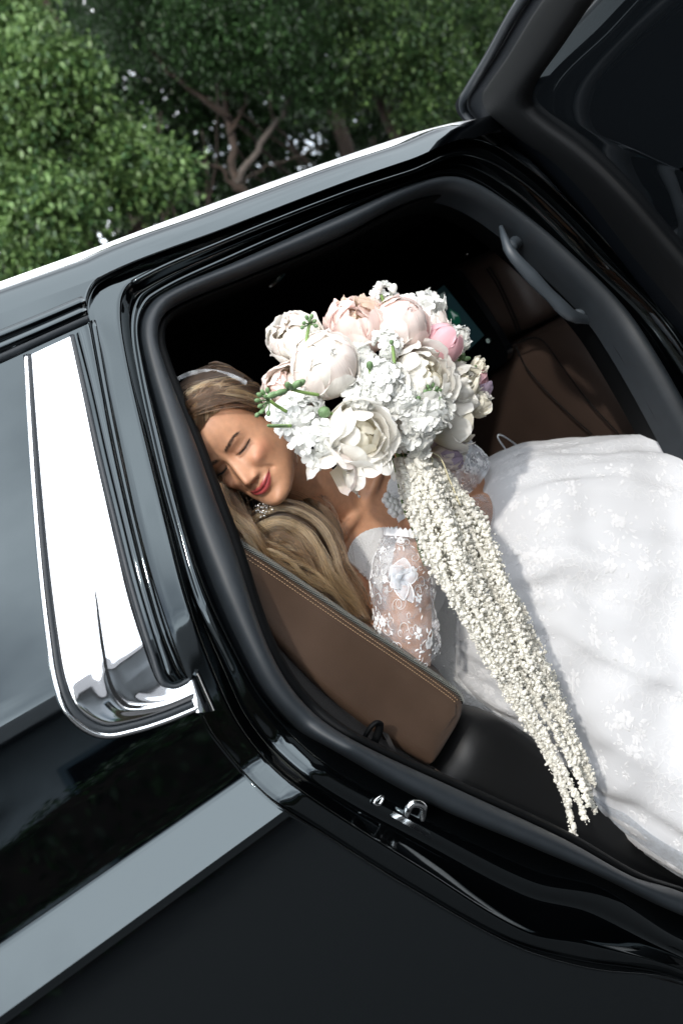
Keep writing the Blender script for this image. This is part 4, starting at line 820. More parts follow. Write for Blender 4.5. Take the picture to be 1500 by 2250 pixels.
for i, r_ in enumerate(ctl):
    a_, c_, dy = r_[:3], r_[3:6], r_[7]; mid, h_ = (a_ + c_) / 2, (a_ - c_) / 2; s_ = i / (len(ctl) - 1)
    p = mid + np.outer(np.cos(ang), h_) + np.outer(-np.sign(np.sin(ang)) * np.abs(np.sin(ang)) ** .8 * dy, [.35, 1, 0])
    nd = p - mid; L = np.linalg.norm(nd, axis=1)[:, None]; nd = nd / (L + 1e-9)
    amp = .017 * np.clip(s_ * 4, 0, 1)
    fold = np.array([.60 * mnoise.noise(Vector((k[0] * 3.1 + .3 * k[2], k[1] * 3, k[2] * 5.5))) + .45 * mnoise.noise(Vector((k[0] * 5 + 3, k[1] * 5, k[2] * 14))) + .20 * mnoise.noise(Vector((k[0] * 16, k[1] * 16, k[2] * 30))) for k in p])
    gather = np.array([mnoise.noise(Vector((math.cos(t_) * 4.5, math.sin(t_) * 4.5, s_ * 2.2))) + .5 * mnoise.noise(Vector((math.cos(t_) * 10, math.sin(t_) * 10, 7 + s_ * 4))) for t_ in ang]) * .020 * np.clip(s_ * 5, 0, 1)
    rows.append(p + nd * (fold * amp + gather)[:, None])
SK = np.array(rows)
mb = MB(); mb.grid(list(SK), cu=True); mb.f.append(tuple(len(mb.v) - NA + i for i in range(NA))); mb.mi.append(0); skirt = mb.build('skirt', M['dress'], bride)
def skp(i, j, off=.0):
    i = min(max(i, 0), len(SK) - 2.001); i0, j0 = int(i), int(math.floor(j)); fi, fj = i - i0, j - j0; j1 = (j0 + 1) % NA; j0 %= NA
    p = SK[i0, j0] * (1 - fi) * (1 - fj) + SK[i0 + 1, j0] * fi * (1 - fj) + SK[i0, j1] * (1 - fi) * fj + SK[i0 + 1, j1] * fi * fj
    e1 = SK[i0 + 1, j0] - SK[i0, j0]; e2 = SK[i0, j1] - SK[i0, j0]; n_ = np.cross(e1, e2); n_ = n_ / (np.linalg.norm(n_) + 1e-12)
    ctr = SK[i0].mean(0)
    if n_ @ (p - ctr) < 0: n_ = -n_
    return p + n_ * off, nrm(e1), n_
def motif(mb, surf, size, rng, hgt=.0012):
    """lace flower: petals and leaves as little flat raised patches lying on a surface; surf(dx, dy) -> (point, normal)"""
    for k in range(rng.integers(9, 15)):
        if k < 6: ang_ = k * math.pi / 3 + rng.uniform(-.2, .2); r0_, L, w = size * .06, size * rng.uniform(.28, .42), size * rng.uniform(.10, .15); ox = oy_ = 0
        else: ang_ = rng.uniform(0, 6.28); dd = size * rng.uniform(.5, 1.05); ox, oy_ = dd * math.cos(ang_), dd * math.sin(ang_); ang_ += rng.uniform(-1, 1); r0_, L, w = 0, size * rng.uniform(.22, .40), size * rng.uniform(.05, .10)
        c, s = math.cos(ang_), math.sin(ang_); v = []
        for t_, ww in ((0, .15), (.35, .9), (.7, 1.), (1., .2)):
            for sd in (-1, 0, 1):
                l_ = r0_ + L * t_; q_ = sd * w * ww; x_, y_ = ox + c * l_ - s * q_, oy_ + s * l_ + c * q_; p, n_ = surf(x_, y_); v.append(p + n_ * (hgt + (hgt if sd == 0 else 0)))
        mb.add(v, [(i * 3 + j, i * 3 + j + 1, i * 3 + 4 + j, i * 3 + 3 + j) for i in range(3) for j in range(2)])
rm_ = np.random.default_rng(21); mb = MB()
dI = np.linalg.norm(np.diff(SK.mean(1), axis=0), axis=1).mean()
for k in range(420):
    i, j = rm_.uniform(10, len(SK) - 30), rm_.uniform(0, NA); pc, e1, n_ = skp(i, j)
    if n_ @ (CAM - pc) < 0: continue
    per = np.linalg.norm(SK[int(i)] - np.roll(SK[int(i)], 1, 0), axis=1).mean(); li = np.linalg.norm(SK[int(i) + 1, int(j)] - SK[int(i), int(j)]) + 1e-6
    def surf(dx, dy, i=i, j=j, per=per, li=li):
        p, _, n_ = skp(i + dx / max(li, .004), j + dy / per); return p, n_
    motif(mb, surf, rm_.uniform(.012, .034), rm_, .0005)
mb.build('lace_applique', M['lace_soft'], skirt, kind='stuff')
# soft net edge along the lower hem line
r_ = [SK[:-8, (NA // 2 + o) % NA] for o in (-10, -6, -2)]
net = np.array(r_[1]); mb = MB(); mb.grid([r_[0] + [0, -.008, .0], net + [0, -.014, -.008], r_[2] + [.0, -.010, -.016]]); mb.build('net_hem', M['net'], skirt)
# ---- sleeves
def sleeve(name, axis, rad, m, wob=.004, seed=0, n=6, sides=48, fl=1.0):
    c = cr(axis, n); k = len(c); T = np.gradient(c, axis=0); T /= np.linalg.norm(T, axis=1)[:, None]; R_ = np.interp(np.linspace(0, 1, k), np.linspace(0, 1, len(rad)), rad); u = nrm(np.cross(T[0], [0, 1, .1])); rows = []
    for i in range(k):
        u = nrm(u - T[i] * (u @ T[i])); w = np.cross(T[i], u); a_ = np.linspace(0, 2 * np.pi, sides + 1)[:-1]
        rr = R_[i] + np.array([wob * mnoise.noise(Vector((math.cos(t_) * 2 + seed, math.sin(t_) * 2, i * .35))) for t_ in a_])
        rows.append(c[i] + np.outer(np.cos(a_) * rr, u) + np.outer(np.sin(a_) * rr, w))
    rows = np.array(rows); mb = MB(); mb.grid(list(rows), cu=True); o = mb.build(name, m, bride, sub=0)
    def pt(i, j):
        i = min(max(i, 0), k - 1.001); i0 = int(i); j0 = int(math.floor(j)); fi, fj = i - i0, j - j0; a0_, a1_ = j0 % sides, (j0 + 1) % sides
        p = rows[i0, a0_] * (1 - fi) * (1 - fj) + rows[i0 + 1, a0_] * fi * (1 - fj) + rows[i0, a1_] * (1 - fi) * fj + rows[i0 + 1, a1_] * fi * fj; return p, nrm(p - (c[i0] * (1 - fi) + c[i0 + 1] * fi))
    return o, pt, k, sides, R_, np.linalg.norm(c[-1] - c[0]) / k
def lace_on(obj, pt, k, sides, R_, step, count, size, seed, thread=True, name='lace_flower'):
    rg = np.random.default_rng(seed); mb = MB()
    for q in range(count):
        i, j = rg.uniform(0, k - 1), rg.uniform(0, sides); per = 2 * math.pi * R_[int(i)] / sides
        motif(mb, lambda dx, dy: pt(i + dx / step, j + dy / per), rg.uniform(*size), rg)
    mb.build(name, M['lace'], obj, kind='stuff')
    if thread:
        mb = MB()
        for q in range(count * 3):      # curling threads
            i, j = rg.uniform(0, k - 1), rg.uniform(0, sides); per = 2 * math.pi * R_[int(i)] / sides; a0_ = rg.uniform(0, 6.28); R0 = rg.uniform(.004, .010); pts = []
            for s in range(14): th = a0_ + s * .42; rr = R0 * (1 - s / 18); p, n_ = pt(i + rr * math.cos(th) / step, j + rr * math.sin(th) / per); pts.append(p + n_ * .0014)
            mb.tube(pts, .00052, 4)
        mb.build('lace_thread', M['lace'], obj, kind='stuff')
s1 = sleeve('sleeve', [P(905, 1432, .185), P(893, 1380, .165), P(886, 1310, .150), P(884, 1240, .143), P(890, 1180, .140)], [.042, .048, .049, .046, .032], M['tulle'], .006, 1)
lace_on(*s1, 44, (.012, .024), 5)
mb = MB(); rg = np.random.default_rng(8)         # scalloped upper edge
for q in range(30):
    p, n_ = s1[1](s1[2] - 1.3, q * s1[3] / 30); 
    ax_ = nrm(P(892, 1160, .14) - P(884, 1240, .143)); w_ = np.cross(ax_, n_)
    v = [p - w_ * .006, p + w_ * .006, p + w_ * .005 + ax_ * .008, p + ax_ * .014 + n_ * .002, p - w_ * .005 + ax_ * .008]; mb.add([x_ + n_ * .001 for x_ in v], [(0, 1, 2, 3, 4)])
mb.build('scallop_edge', M['lace'], s1[0], kind='stuff')
# organza flower sewn on the sleeve
fc = P(876, 1272, .085)
for k, (px, py, L, W) in enumerate(((852, 1236, .028, .014), (886, 1230, .030, .015), (910, 1262, .026, .012), (850, 1290, .028, .013), (882, 1310, .032, .011), (904, 1322, .038, .010), (868, 1262, .016, .009))):
    d = P(px, py, .082) - fc; d = nrm(d - tf_ * (d @ tf_) * .2); nn = nrm(np.array([-.35, -.9, .1])); nn = nrm(nn - d * (nn @ d)); s_ = np.cross(d, nn); rows = []
    for t_ in np.linspace(0, 1, 7):
        w_ = W * math.sin(math.pi * (.08 + .86 * t_) ** .8) ; rows.append([fc + d * L * t_ + s_ * w_ * e + nn * (.004 + .010 * math.sin(2.4 * t_) - .008 * e * e * (1 - t_)) for e in np.linspace(-1, 1, 7)])
    mb = MB(); mb.grid([np.array(x_) for x_ in rows]); pe = mb.build('organza_petal', M['organza'], s1[0])
    e_ = [x_[0] for x_ in rows] + list(rows[-1]) + [x_[-1] for x_ in rows][::-1]; mb = MB(); mb.tube(e_, .0008, 4); mb.build('petal_edge', M['lace'], s1[0])
s2 = sleeve('sleeve', [P(930, 985, .33), P(975, 1012, .335), P(1012, 1042, .335), P(1030, 1058, .333)], [.056, .058, .057, .052], M['organza'], .004, 5)
lace_on(*s2, 34, (.012, .024), 15)
s3 = sleeve('glove', [P(1072, 1098, .333), P(1094, 1112, .328), P(1078, 1130, .31), P(1020, 1155, .25), P(985, 1168, .215)], [.046, .0465, .046, .042, .034], M['tulle'], .001, 9)
lace_on(*s3, 9, (.010, .018), 25, thread=False)
# sequin balls at the strap edge
beads('sequin_ball', [P(850, 1090, .145), P(859, 1099, .143), P(868, 1103, .141), P(853, 1109, .144), P(862, 1112, .142), P(872, 1116, .14), P(859, 1124, .143), P(866, 1130, .141), P(846, 1099, .146), P(880, 1122, .138)], .0062, mat('sequin', (.80, .80, .80), .35, .0, bump=1., bscale=1500, dist=.001), bod)
# thin bent wire loop sticking up behind the skirt
w = thing('wire_loop', 'thin pale wire loop sticking up behind the top of the white skirt', 'wire', tuple(P(1140, 1010, .43)))
mb = MB(); mb.tube(cr([P(1126, 1012, .43), P(1108, 985, .43), P(1093, 962, .43), P(1094, 956, .43), P(1102, 957, .43), P(1130, 975, .43), P(1160, 998, .43)], 6), .0016, 8); mb.build('wire', mat('white_wire', (.6, .65, .7), .3), w)

hb.data.materials[0] = tulle('veil_net', (.60, .63, .66), .26)
# ================================================================== the bouquet
def petal_mat(n, rgb, tr=.38):
    m = mat(n, rgb, .55, trans=tr, sheen=.2); t = m.node_tree; b = t.nodes['Principled BSDF']
    at = t.nodes.new('ShaderNodeAttribute'); at.attribute_name = 'puv'; mp = t.nodes.new('ShaderNodeMapping'); mp.inputs['Scale'].default_value = (9, 1.1, 1); t.links.new(at.outputs['Vector'], mp.inputs['Vector'])
    nz = t.nodes.new('ShaderNodeTexNoise'); nz.inputs['Scale'].default_value = 1.6; nz.inputs['Detail'].default_value = 5; t.links.new(mp.outputs[0], nz.inputs['Vector'])
    sp = t.nodes.new('ShaderNodeSeparateXYZ'); t.links.new(at.outputs['Vector'], sp.inputs[0])
    rp = t.nodes.new('ShaderNodeValToRGB'); e = rp.color_ramp.elements; e[0].position = .15; e[0].color = (rgb[0] * .90, rgb[1] * .90, rgb[2] * .74, 1); e[1].position = .95; e[1].color = (min(.93, rgb[0] * 1.05), min(.92, rgb[1] * 1.07), min(.90, rgb[2] * 1.09), 1); q = e.new(.55); q.color = (*rgb, 1)
    ad = t.nodes.new('ShaderNodeMath'); ad.operation = 'MULTIPLY_ADD'; ad.inputs[1].default_value = .7; t.links.new(nz.outputs['Fac'], ad.inputs[0]); sb = t.nodes.new('ShaderNodeMath'); sb.operation = 'SUBTRACT'; sb.inputs[1].default_value = .35; t.links.new(sp.outputs[1], sb.inputs[0]); t.links.new(sb.outputs[0], ad.inputs[2]); t.links.new(ad.outputs[0], rp.inputs[0])
    t.links.new(rp.outputs[0], b.inputs['Base Color']); tr_ = [x for x in t.nodes if x.type == 'BSDF_TRANSLUCENT'][0]; t.links.new(rp.outputs[0], tr_.inputs[0])
    bp = t.nodes.new('ShaderNodeBump'); bp.inputs['Strength'].default_value = .5; bp.inputs['Distance'].default_value = .0012; t.links.new(nz.outputs['Fac'], bp.inputs['Height']); t.links.new(bp.outputs[0], b.inputs['Normal']); return m
for n, rgb in dict(white=(.88, .85, .79), blush=(.87, .71, .655), pale=(.88, .785, .73), pink=(.82, .50, .54), cream=(.86, .81, .68), lilac=(.58, .47, .60), peach=(.80, .655, .53)).items(): M['pet_' + n] = petal_mat('petal_' + n, rgb)
M['stem'] = mat('green_stem', (.16, .26, .07), .5, var=.2, vscale=40); M['stem_dark'] = mat('dark_stem', (.045, .09, .028), .5); M['bud'] = mat('green_bud', (.13, .22, .095), .5, var=.35, vscale=60, trans=.1); M['floret'] = mat('floret_white', (.87, .875, .845), .6, var=.05, vscale=60, trans=.32); M['amaranth'] = mat('ivory_amaranth', (.93, .915, .85), .8, var=.08, vscale=30, trans=.40); M['raffia'] = mat('raffia', (.74, .68, .46), .55, trans=.15)
BC = P(830, 880, .11)
bq = thing('bouquet', 'round bouquet of white, cream and pink flowers with trailing ivory strands held by the bride', 'bouquet', tuple(P(930, 1170, .11)))
rb = np.random.default_rng(17)
def petal(R, th0, th1, phi0, wid, curl, ruffle, seed, point=0., nu=13, nv=13):
    """patch of a sphere from the base (th0, far from the axis tip) to th1 near it"""
    rows = []
    for i in range(nv):
        t_ = i / (nv - 1); th = th0 + (th1 - th0) * t_; w = wid * (math.sin(math.pi * min(.96, .18 + .62 * t_)) ** .7) * (1 - point * max(0, t_ - .6) ** 1.3 * 2.0); row = []
        for j in range(nu):
            e = -1 + 2 * j / (nu - 1); thj = th + (abs(e) ** 2.2) * (th0 - th1) * .30 * t_ ** 2
            rr = R * (1 + curl * max(0, t_ - .55) ** 2 * 3.0 + .05 * abs(e) ** 2 * curl + ruffle * (t_ ** 1.5) * mnoise.noise(Vector((e * 2.6 + seed * 3.1, t_ * 2.2, seed))) + .02 * math.sin(e * 9 + seed) * ruffle * t_)
            ph = phi0 + e * w / max(.35, math.sin(max(.15, min(3.0, thj)))); row.append((rr * math.sin(thj) * math.cos(ph), rr * math.sin(thj) * math.sin(ph), rr * math.cos(thj) - R * .12 * (1 - t_)))
        rows.append(row)
    mb = MB(); mb.grid([np.array(r_) for r_ in rows]); mb.puv = np.array([(-1 + 2 * j / (nu - 1), i / (nv - 1), seed) for i in range(nv) for j in range(nu)], np.float32); return mb
CACHE = {}
def flower(name, kind, px, py, y, rpx, mats, face=(0, -1, .2), squash=1., label=None):
    c = P(px, py, y); c0 = (c - CAM) @ RW[:, 2]; R = rpx / FPX * c0; axis = nrm(np.array(face, float)); F = frame_z(axis, rb)
    e = bpy.data.objects.new(name, None); col.objects.link(e); e.parent = bq; e.matrix_world = Matrix.Translation(c); e.empty_display_size = .02
    e.matrix_parent_inverse = bq.matrix_world.inverted(); e.matrix_basis = Matrix.Translation(c)
    if label: e['label'] = label
    specs = []
    if kind == 'ball':      # closed globe peony
        for k in range(5): specs.append((.84 + .02 * k, 2.6, -.35 + .05 * k, k * 1.26, 1.0, 0, .05, 0))
        for k in range(6): specs.append((.93 + .012 * k, 2.7, .16 + .10 * k, k * 1.05 + .4, .92, .02, .07, 0))
        for k in range(6): specs.append((1.0 + .006 * k, 2.8, .65 + rb.uniform(0, .5), k * 1.05 + .2, .86, .07, .09, 0))
    elif kind == 'open':    # ruffled, open peony
        for k in range(24): specs.append((rb.uniform(.45, .92), 2.5, rb.uniform(-.15, .75), rb.uniform(0, 6.28), rb.uniform(.40, .65), rb.uniform(-.1, .25), .38, 0))
        for k in range(9): specs.append((rb.uniform(.85, 1.02), 2.6, rb.uniform(.5, 1.0), k * .7 + rb.uniform(-.2, .2), .75, .12, .22, 0))
        for k in range(5): specs.append((1.04, 2.7, rb.uniform(1.0, 1.35), k * 1.26, .85, .12, .14, 0))
    elif kind == 'rose':
        for k in range(7): specs.append((.24 + .055 * k, 2.5, -.30 + .085 * k, k * 2.4, .95, .02, .06, 0))
        for k in range(9): specs.append((.58 + .038 * k, 2.5, .42 + .045 * k, k * 2.4 + .5, .88, .12, .07, .1))
        for k in range(7): specs.append((.92 + .02 * k, 2.6, .80 + .07 * k, k * 2.4 + .2, .92, .20, .07, .35))
    elif kind == 'tulip':
        for k in range(3): specs.append((.80, 2.8, -.1, k * 2.09, 1.0, 0, .06, .1))
        for k in range(5): specs.append((.95 + .02 * k, 2.9, .30 + .08 * k, k * 1.26 + .6, .85, .04, .08, .1))
    elif kind == 'garden':  # full flat garden rose with many folded petals
        for k in range(26): specs.append((.30 + .026 * k, 2.3, -.10 + .038 * k, k * 2.4, .55, .05, .16, 0))
        for k in range(7): specs.append((1.0, 2.6, .95 + .06 * k, k * 2.4, .85, .16, .08, .3))
    elif kind == 'small':
        for k in range(6): specs.append((.6, 2.5, .3, k * 1.05, .7, .1, .1, 0))
        for k in range(6): specs.append((.95, 2.6, .95, k * 1.05 + .5, .6, .2, .12, 0))
    elif kind == 'loose':   # a few hanging petals
        for k in range(5): specs.append((1.0, 2.4, .35 + .2 * k, k * .8 - 1.6, .8, .12, .12, .15))
    if kind in ('ball', 'tulip', 'open', 'garden', 'rose'):
        mb = MB(); mb.ball(c - axis * R * .12, R * {'ball': .86, 'tulip': .78, 'open': .5, 'garden': .3, 'rose': .2}[kind], 14, 9); mb.build('heart', M['pet_' + mats[0]], e)
    for q, (r_, t0, t1, ph, w, cu, ru, po) in enumerate(specs):
        mb = petal(R * r_, t0, t1, ph + rb.uniform(-.12, .12), w, cu, ru, rb.uniform(0, 50), po); v = np.array(mb.v) @ F.T; v[:, 2] *= squash; mb.v = [tuple(x_) for x_ in v + c]
        m = mats[0] if len(mats) == 1 else mats[min(len(mats) - 1, int(q / len(specs) * len(mats)))]
        po_ = mb.build('petal', M['pet_' + m], e); at_ = po_.data.attributes.new('puv', 'FLOAT_VECTOR', 'POINT'); at_.data.foreach_set('vector', mb.puv.ravel())
    return e
FL = flower
FL('peony', 'open', 640, 862, .075, 62, ['blush', 'pale'], (-.5, -.8, .0))
FL('peony', 'open', 650, 745, .085, 60, ['white', 'pale', 'white'], (-.5, -.55, .6))
FL('peony', 'open', 782, 716, .075, 66, ['peach', 'blush', 'blush'], (-.1, -.7, .7), label='peony with a peach heart')
FL('peony', 'open', 938, 720, .085, 50, ['white', 'pale'], (.3, -.5, .8))
FL('peony', 'ball', 878, 718, .050, 64, ['blush', 'pale', 'blush'], (.1, -.85, .5))
FL('peony', 'ball', 714, 802, .035, 74, ['white', 'pale', 'white'], (-.15, -.95, .3), label='big closed globe peony')
FL('peony', 'tulip', 968, 756, .045, 48, ['pink', 'pink', 'blush'], (.6, -.6, .35), label='pink peony bud')
FL('garden_rose', 'garden', 925, 830, .025, 80, ['cream', 'white', 'white'], (.15, -.95, .2))
FL('peony', 'open', 1000, 850, .075, 60, ['cream', 'white'], (.7, -.65, .1))
FL('peony', 'tulip', 1040, 845, .085, 40, ['pink', 'pink', 'lilac'], (.8, -.5, .1), label='small pink peony at the side')
FL('ruffled_flower', 'open', 1050, 884, .075, 32, ['white', 'cream'], (.8, -.5, -.2))
FL('rose', 'rose', 1003, 930, .070, 56, ['cream', 'cream', 'white'], (.7, -.6, -.3))
FL('rose', 'rose', 790, 958, .005, 78, ['cream', 'white', 'white'], (-.05, -.96, -.1), label='large white rose at the front')
FL('peony', 'loose', 730, 1040, .030, 56, ['pale', 'white'], (-.3, -.75, -.6))
FL('rose', 'loose', 812, 1040, .020, 56, ['white', 'white'], (.0, -.75, -.75))
FL('ranunculus', 'small', 1053, 803, .065, 20, ['cream'], (.5, -.8, .2))
FL('lilac_flower', 'open', 985, 1000, .10, 36, ['lilac', 'pale'], (.3, -.8, -.4))
FL('peony', 'open', 985, 985, .11, 44, ['white', 'lilac'], (.4, -.7, -.5))
FL('rose', 'open', 860, 890, .09, 90, ['white', 'cream'], (.1, -.9, 0))
# stock florets
def floret_tpl(rng):
    v, f = [], []
    for k in range(5):
        a_ = k * 2 * math.pi / 5 + rng.uniform(-.2, .2); c, s = math.cos(a_), math.sin(a_); b = len(v); tip = rng.uniform(-.25, .25)
        for r_, w, h in ((.06, .08, .0), (.42, .34, .16), (.78, .45, .20), (.98, .32, .14), (1.05, .10, .10)):
            for sd in (-1, 0, 1): v.append((c * r_ - s * w * sd, s * r_ + c * w * sd, h + tip * r_ * r_ + (.10 * abs(sd) + rng.uniform(-.05, .05)) * r_))
        f += [(b + 3 * i + j, b + 3 * i + j + 1, b + 3 * i + j + 4, b + 3 * i + j + 3) for i in range(4) for j in (0, 1)]
    return np.array(v), f
TPL = [floret_tpl(rb) for _ in range(4)]
def cluster(px, py, y, rx, ry, n, size=.0125, face=(0, -1, .1), seed=0, label=None):
    rg = np.random.default_rng(seed); c = P(px, py, y); sc = ((c - CAM) @ RW[:, 2]) / FPX; mb = MB(); rx, ry = rx * sc, ry * sc; F = frame_z(face, rg, (0, 0, 1))
    for T in TPL:
        k = n // 4; d = rg.normal(0, 1, (k, 3)); d[:, 2] = np.abs(d[:, 2]) * .8 + .1; d /= np.linalg.norm(d, axis=1)[:, None]
        p = d * np.array([rx, ry, min(rx, ry) * .8]) * rg.uniform(.72, 1.06, k)[:, None]; dw = d + rg.normal(0, .35, d.shape)
        R = np.array([F @ frame_z(x_, rg) for x_ in dw]); scatter(mb, *T, c + p @ F.T, np.repeat(size * rg.uniform(.7, 1.25, k)[:, None], 3, 1), R)
    return mb.build('stock_spray', M['floret'], bq)
for i, a_ in enumerate(((655, 912, .045, 62, 44, 70), (692, 972, .03, 48, 46, 64), (655, 945, .05, 30, 30, 24), (834, 845, .015, 52, 48, 64), (848, 762, .025, 30, 34, 30, .010), (800, 870, .02, 52, 40, 50), (930, 915, .012, 64, 46, 80), (880, 885, .012, 44, 40, 52), (900, 960, .03, 40, 46, 44), (800, 800, .04, 26, 40, 30), (905, 690, .09, 90, 34, 50), (842, 650, .07, 26, 22, 26, .010), (1002, 742, .08, 18, 26, 22))):
    cluster(*a_[:6], *(a_[6:7] or (.0125,)), seed=100 + i)
# buds, sprigs and stems
def sprig(stem_px, y, buds, br, m='bud', name='bud_sprig'):
    br = br * .68
    mb = MB(); mb.tube(cr([P(a_, b_, y) for a_, b_ in stem_px], 6), .0024, 8); e = mb.build(name, M['stem'], bq)
    for (bx, by, L) in buds:
        q = P(bx, by, y - .006); root = P(*stem_px[-1], y); d = nrm(q - root) if np.linalg.norm(q - root) > 1e-4 else np.array([0, 0, 1.]); mb = MB(); mb.tube([root, (root + q) / 2 + [0, -.001, 0], q - d * br * .6], .0011, 6); mb.ball(q, (br, br, br * L), 9, 7, M=frame_z(d, rb)); mb.build('bud', M[m], e)
sprig([(672, 762), (676, 730), (680, 712)], .025, [(674, 698, 1.5), (684, 696, 1.5), (690, 706, 1.4), (668, 710, 1.3), (680, 704, 1.4), (694, 716, 1.2), (664, 720, 1.2)], .0042)
sprig([(630, 905), (606, 890), (592, 880)], .012, [(570, 868, 1.6), (578, 862, 1.6), (588, 858, 1.5), (566, 880, 1.6), (572, 892, 1.5), (576, 904, 1.6), (584, 872, 1.4), (590, 908, 1.5), (565, 912, 1.3)], .0046)
sprig([(700, 868), (665, 862), (640, 855)], .0, [(618, 862, 2.6), (634, 848, 1.9), (650, 846, 2.0), (660, 842, 1.7), (600, 868, 2.2)], .0068)
sprig([(935, 905), (944, 880), (948, 862)], -.002, [(940, 850, 1.5), (950, 846, 1.5), (958, 854, 1.4), (944, 858, 1.4), (964, 858, 1.5), (934, 860, 1.4), (952, 862, 1.3)], .0046)
sprig([(935, 905), (950, 888), (962, 880)], -.002, [(966, 876, 1.6)], .005); sprig([(930, 905), (922, 890), (920, 882)], -.002, [(919, 876, 1.6)], .005)
sprig([(740, 912), (722, 908)], .018, [(712, 906, 1.1)], .0125); sprig([(866, 800), (864, 775), (862, 760)], .0, [(860, 752, 1.2)], .0048)
sprig([(816, 838), (812, 812)], .0, [(812, 803, 1.4)], .0075); sprig([(845, 668), (836, 648)], .06, [(833, 628, 1.1)], .008, 'floret'); sprig([(850, 668), (860, 650)], .06, [(864, 634, 1.3)], .0085, 'floret')
sprig([(1005, 818), (1030, 812), (1040, 808)], .06, [(1044, 806, 1.)], .004); sprig([(1000, 800), (1010, 790)], .06, [(1016, 782, 1.5), (1024, 788, 1.8), (1008, 776, 1.6)], .0055)
sprig([(592, 936), (640, 936)], .02, [(590, 935, 1.2)], .003); sprig([(985, 838), (1020, 838)], .045, [(1026, 838, 2.8)], .0048, 'floret')
mb = MB()
for k in range(16):
    a_ = k * 2.4; rr = .016 * math.sqrt(k / 16); o = np.array([math.cos(a_) * rr, math.sin(a_) * rr, math.sin(a_ * 1.3) * rr * .4]); mb = MB(); mb.tube(cr([BC + o * 3 + [0, .02, 0], P(885, 985, .09) + o * 1.6, STA + o, (STA + STB) / 2 + o, STB + o], 5), .0028, 7); mb.build('stem', M['stem_dark' if k % 2 else 'stem'], bq)
for pts in ([(905, 1000), (930, 990), (965, 1005), (985, 1050), (1010, 1110)], [(915, 1005), (945, 1000), (950, 1040), (955, 1085), (975, 1110)], [(900, 1010), (920, 1040), (925, 1100), (960, 1170), (1000, 1200)], [(930, 1000), (950, 1060), (990, 1120), (1015, 1150)], [(910, 1000), (885, 1030), (895, 1090), (920, 1130)]):
    mb = MB(); mb.tube(cr([P(a_, b_, .055 - .006 * k) for k, (a_, b_) in enumerate(pts)], 8), .0034, 8, flat=.35); mb.build('ribbon', M['raffia'], bq)
OCT_V = np.array([(1, 0, 0), (-1, 0, 0), (0, 1, 0), (0, -1, 0), (0, 0, 1), (0, 0, -1)], float); OCT_F = [(0, 2, 4), (2, 1, 4), (1, 3, 4), (3, 0, 4), (2, 0, 5), (1, 2, 5), (3, 1, 5), (0, 3, 5)]
# trailing amaranth
def fluff(seed):
    bm = bmesh.new(); bmesh.ops.create_icosphere(bm, subdivisions=2, radius=1); r_ = np.random.default_rng(seed)
    for v in bm.verts: v.co *= 1 + r_.uniform(-.16, .24)
    bm.verts.index_update(); o = (np.array([v.co[:] for v in bm.verts]), [tuple(v.index for v in f.verts) for f in bm.faces]); bm.free(); return o
FLUFF = [fluff(k) for k in range(3)]
LE = [(862, 1005), (880, 1080), (905, 1150), (945, 1245), (1000, 1345), (1055, 1445), (1115, 1545), (1180, 1650), (1230, 1745), (1262, 1822)]
RE = [(958, 1010), (1015, 1075), (1070, 1150), (1115, 1240), (1155, 1330), (1195, 1430), (1244, 1540), (1286, 1640), (1312, 1720), (1326, 1790)]
LEc, REc = cr(LE, 8), cr(RE, 8); nl = len(LEc)
ends = [.72, 1.0, .62, .93, .55, 1.0, .68, .60, .97, .58, .84, .66, .99, .62, .90, .70]
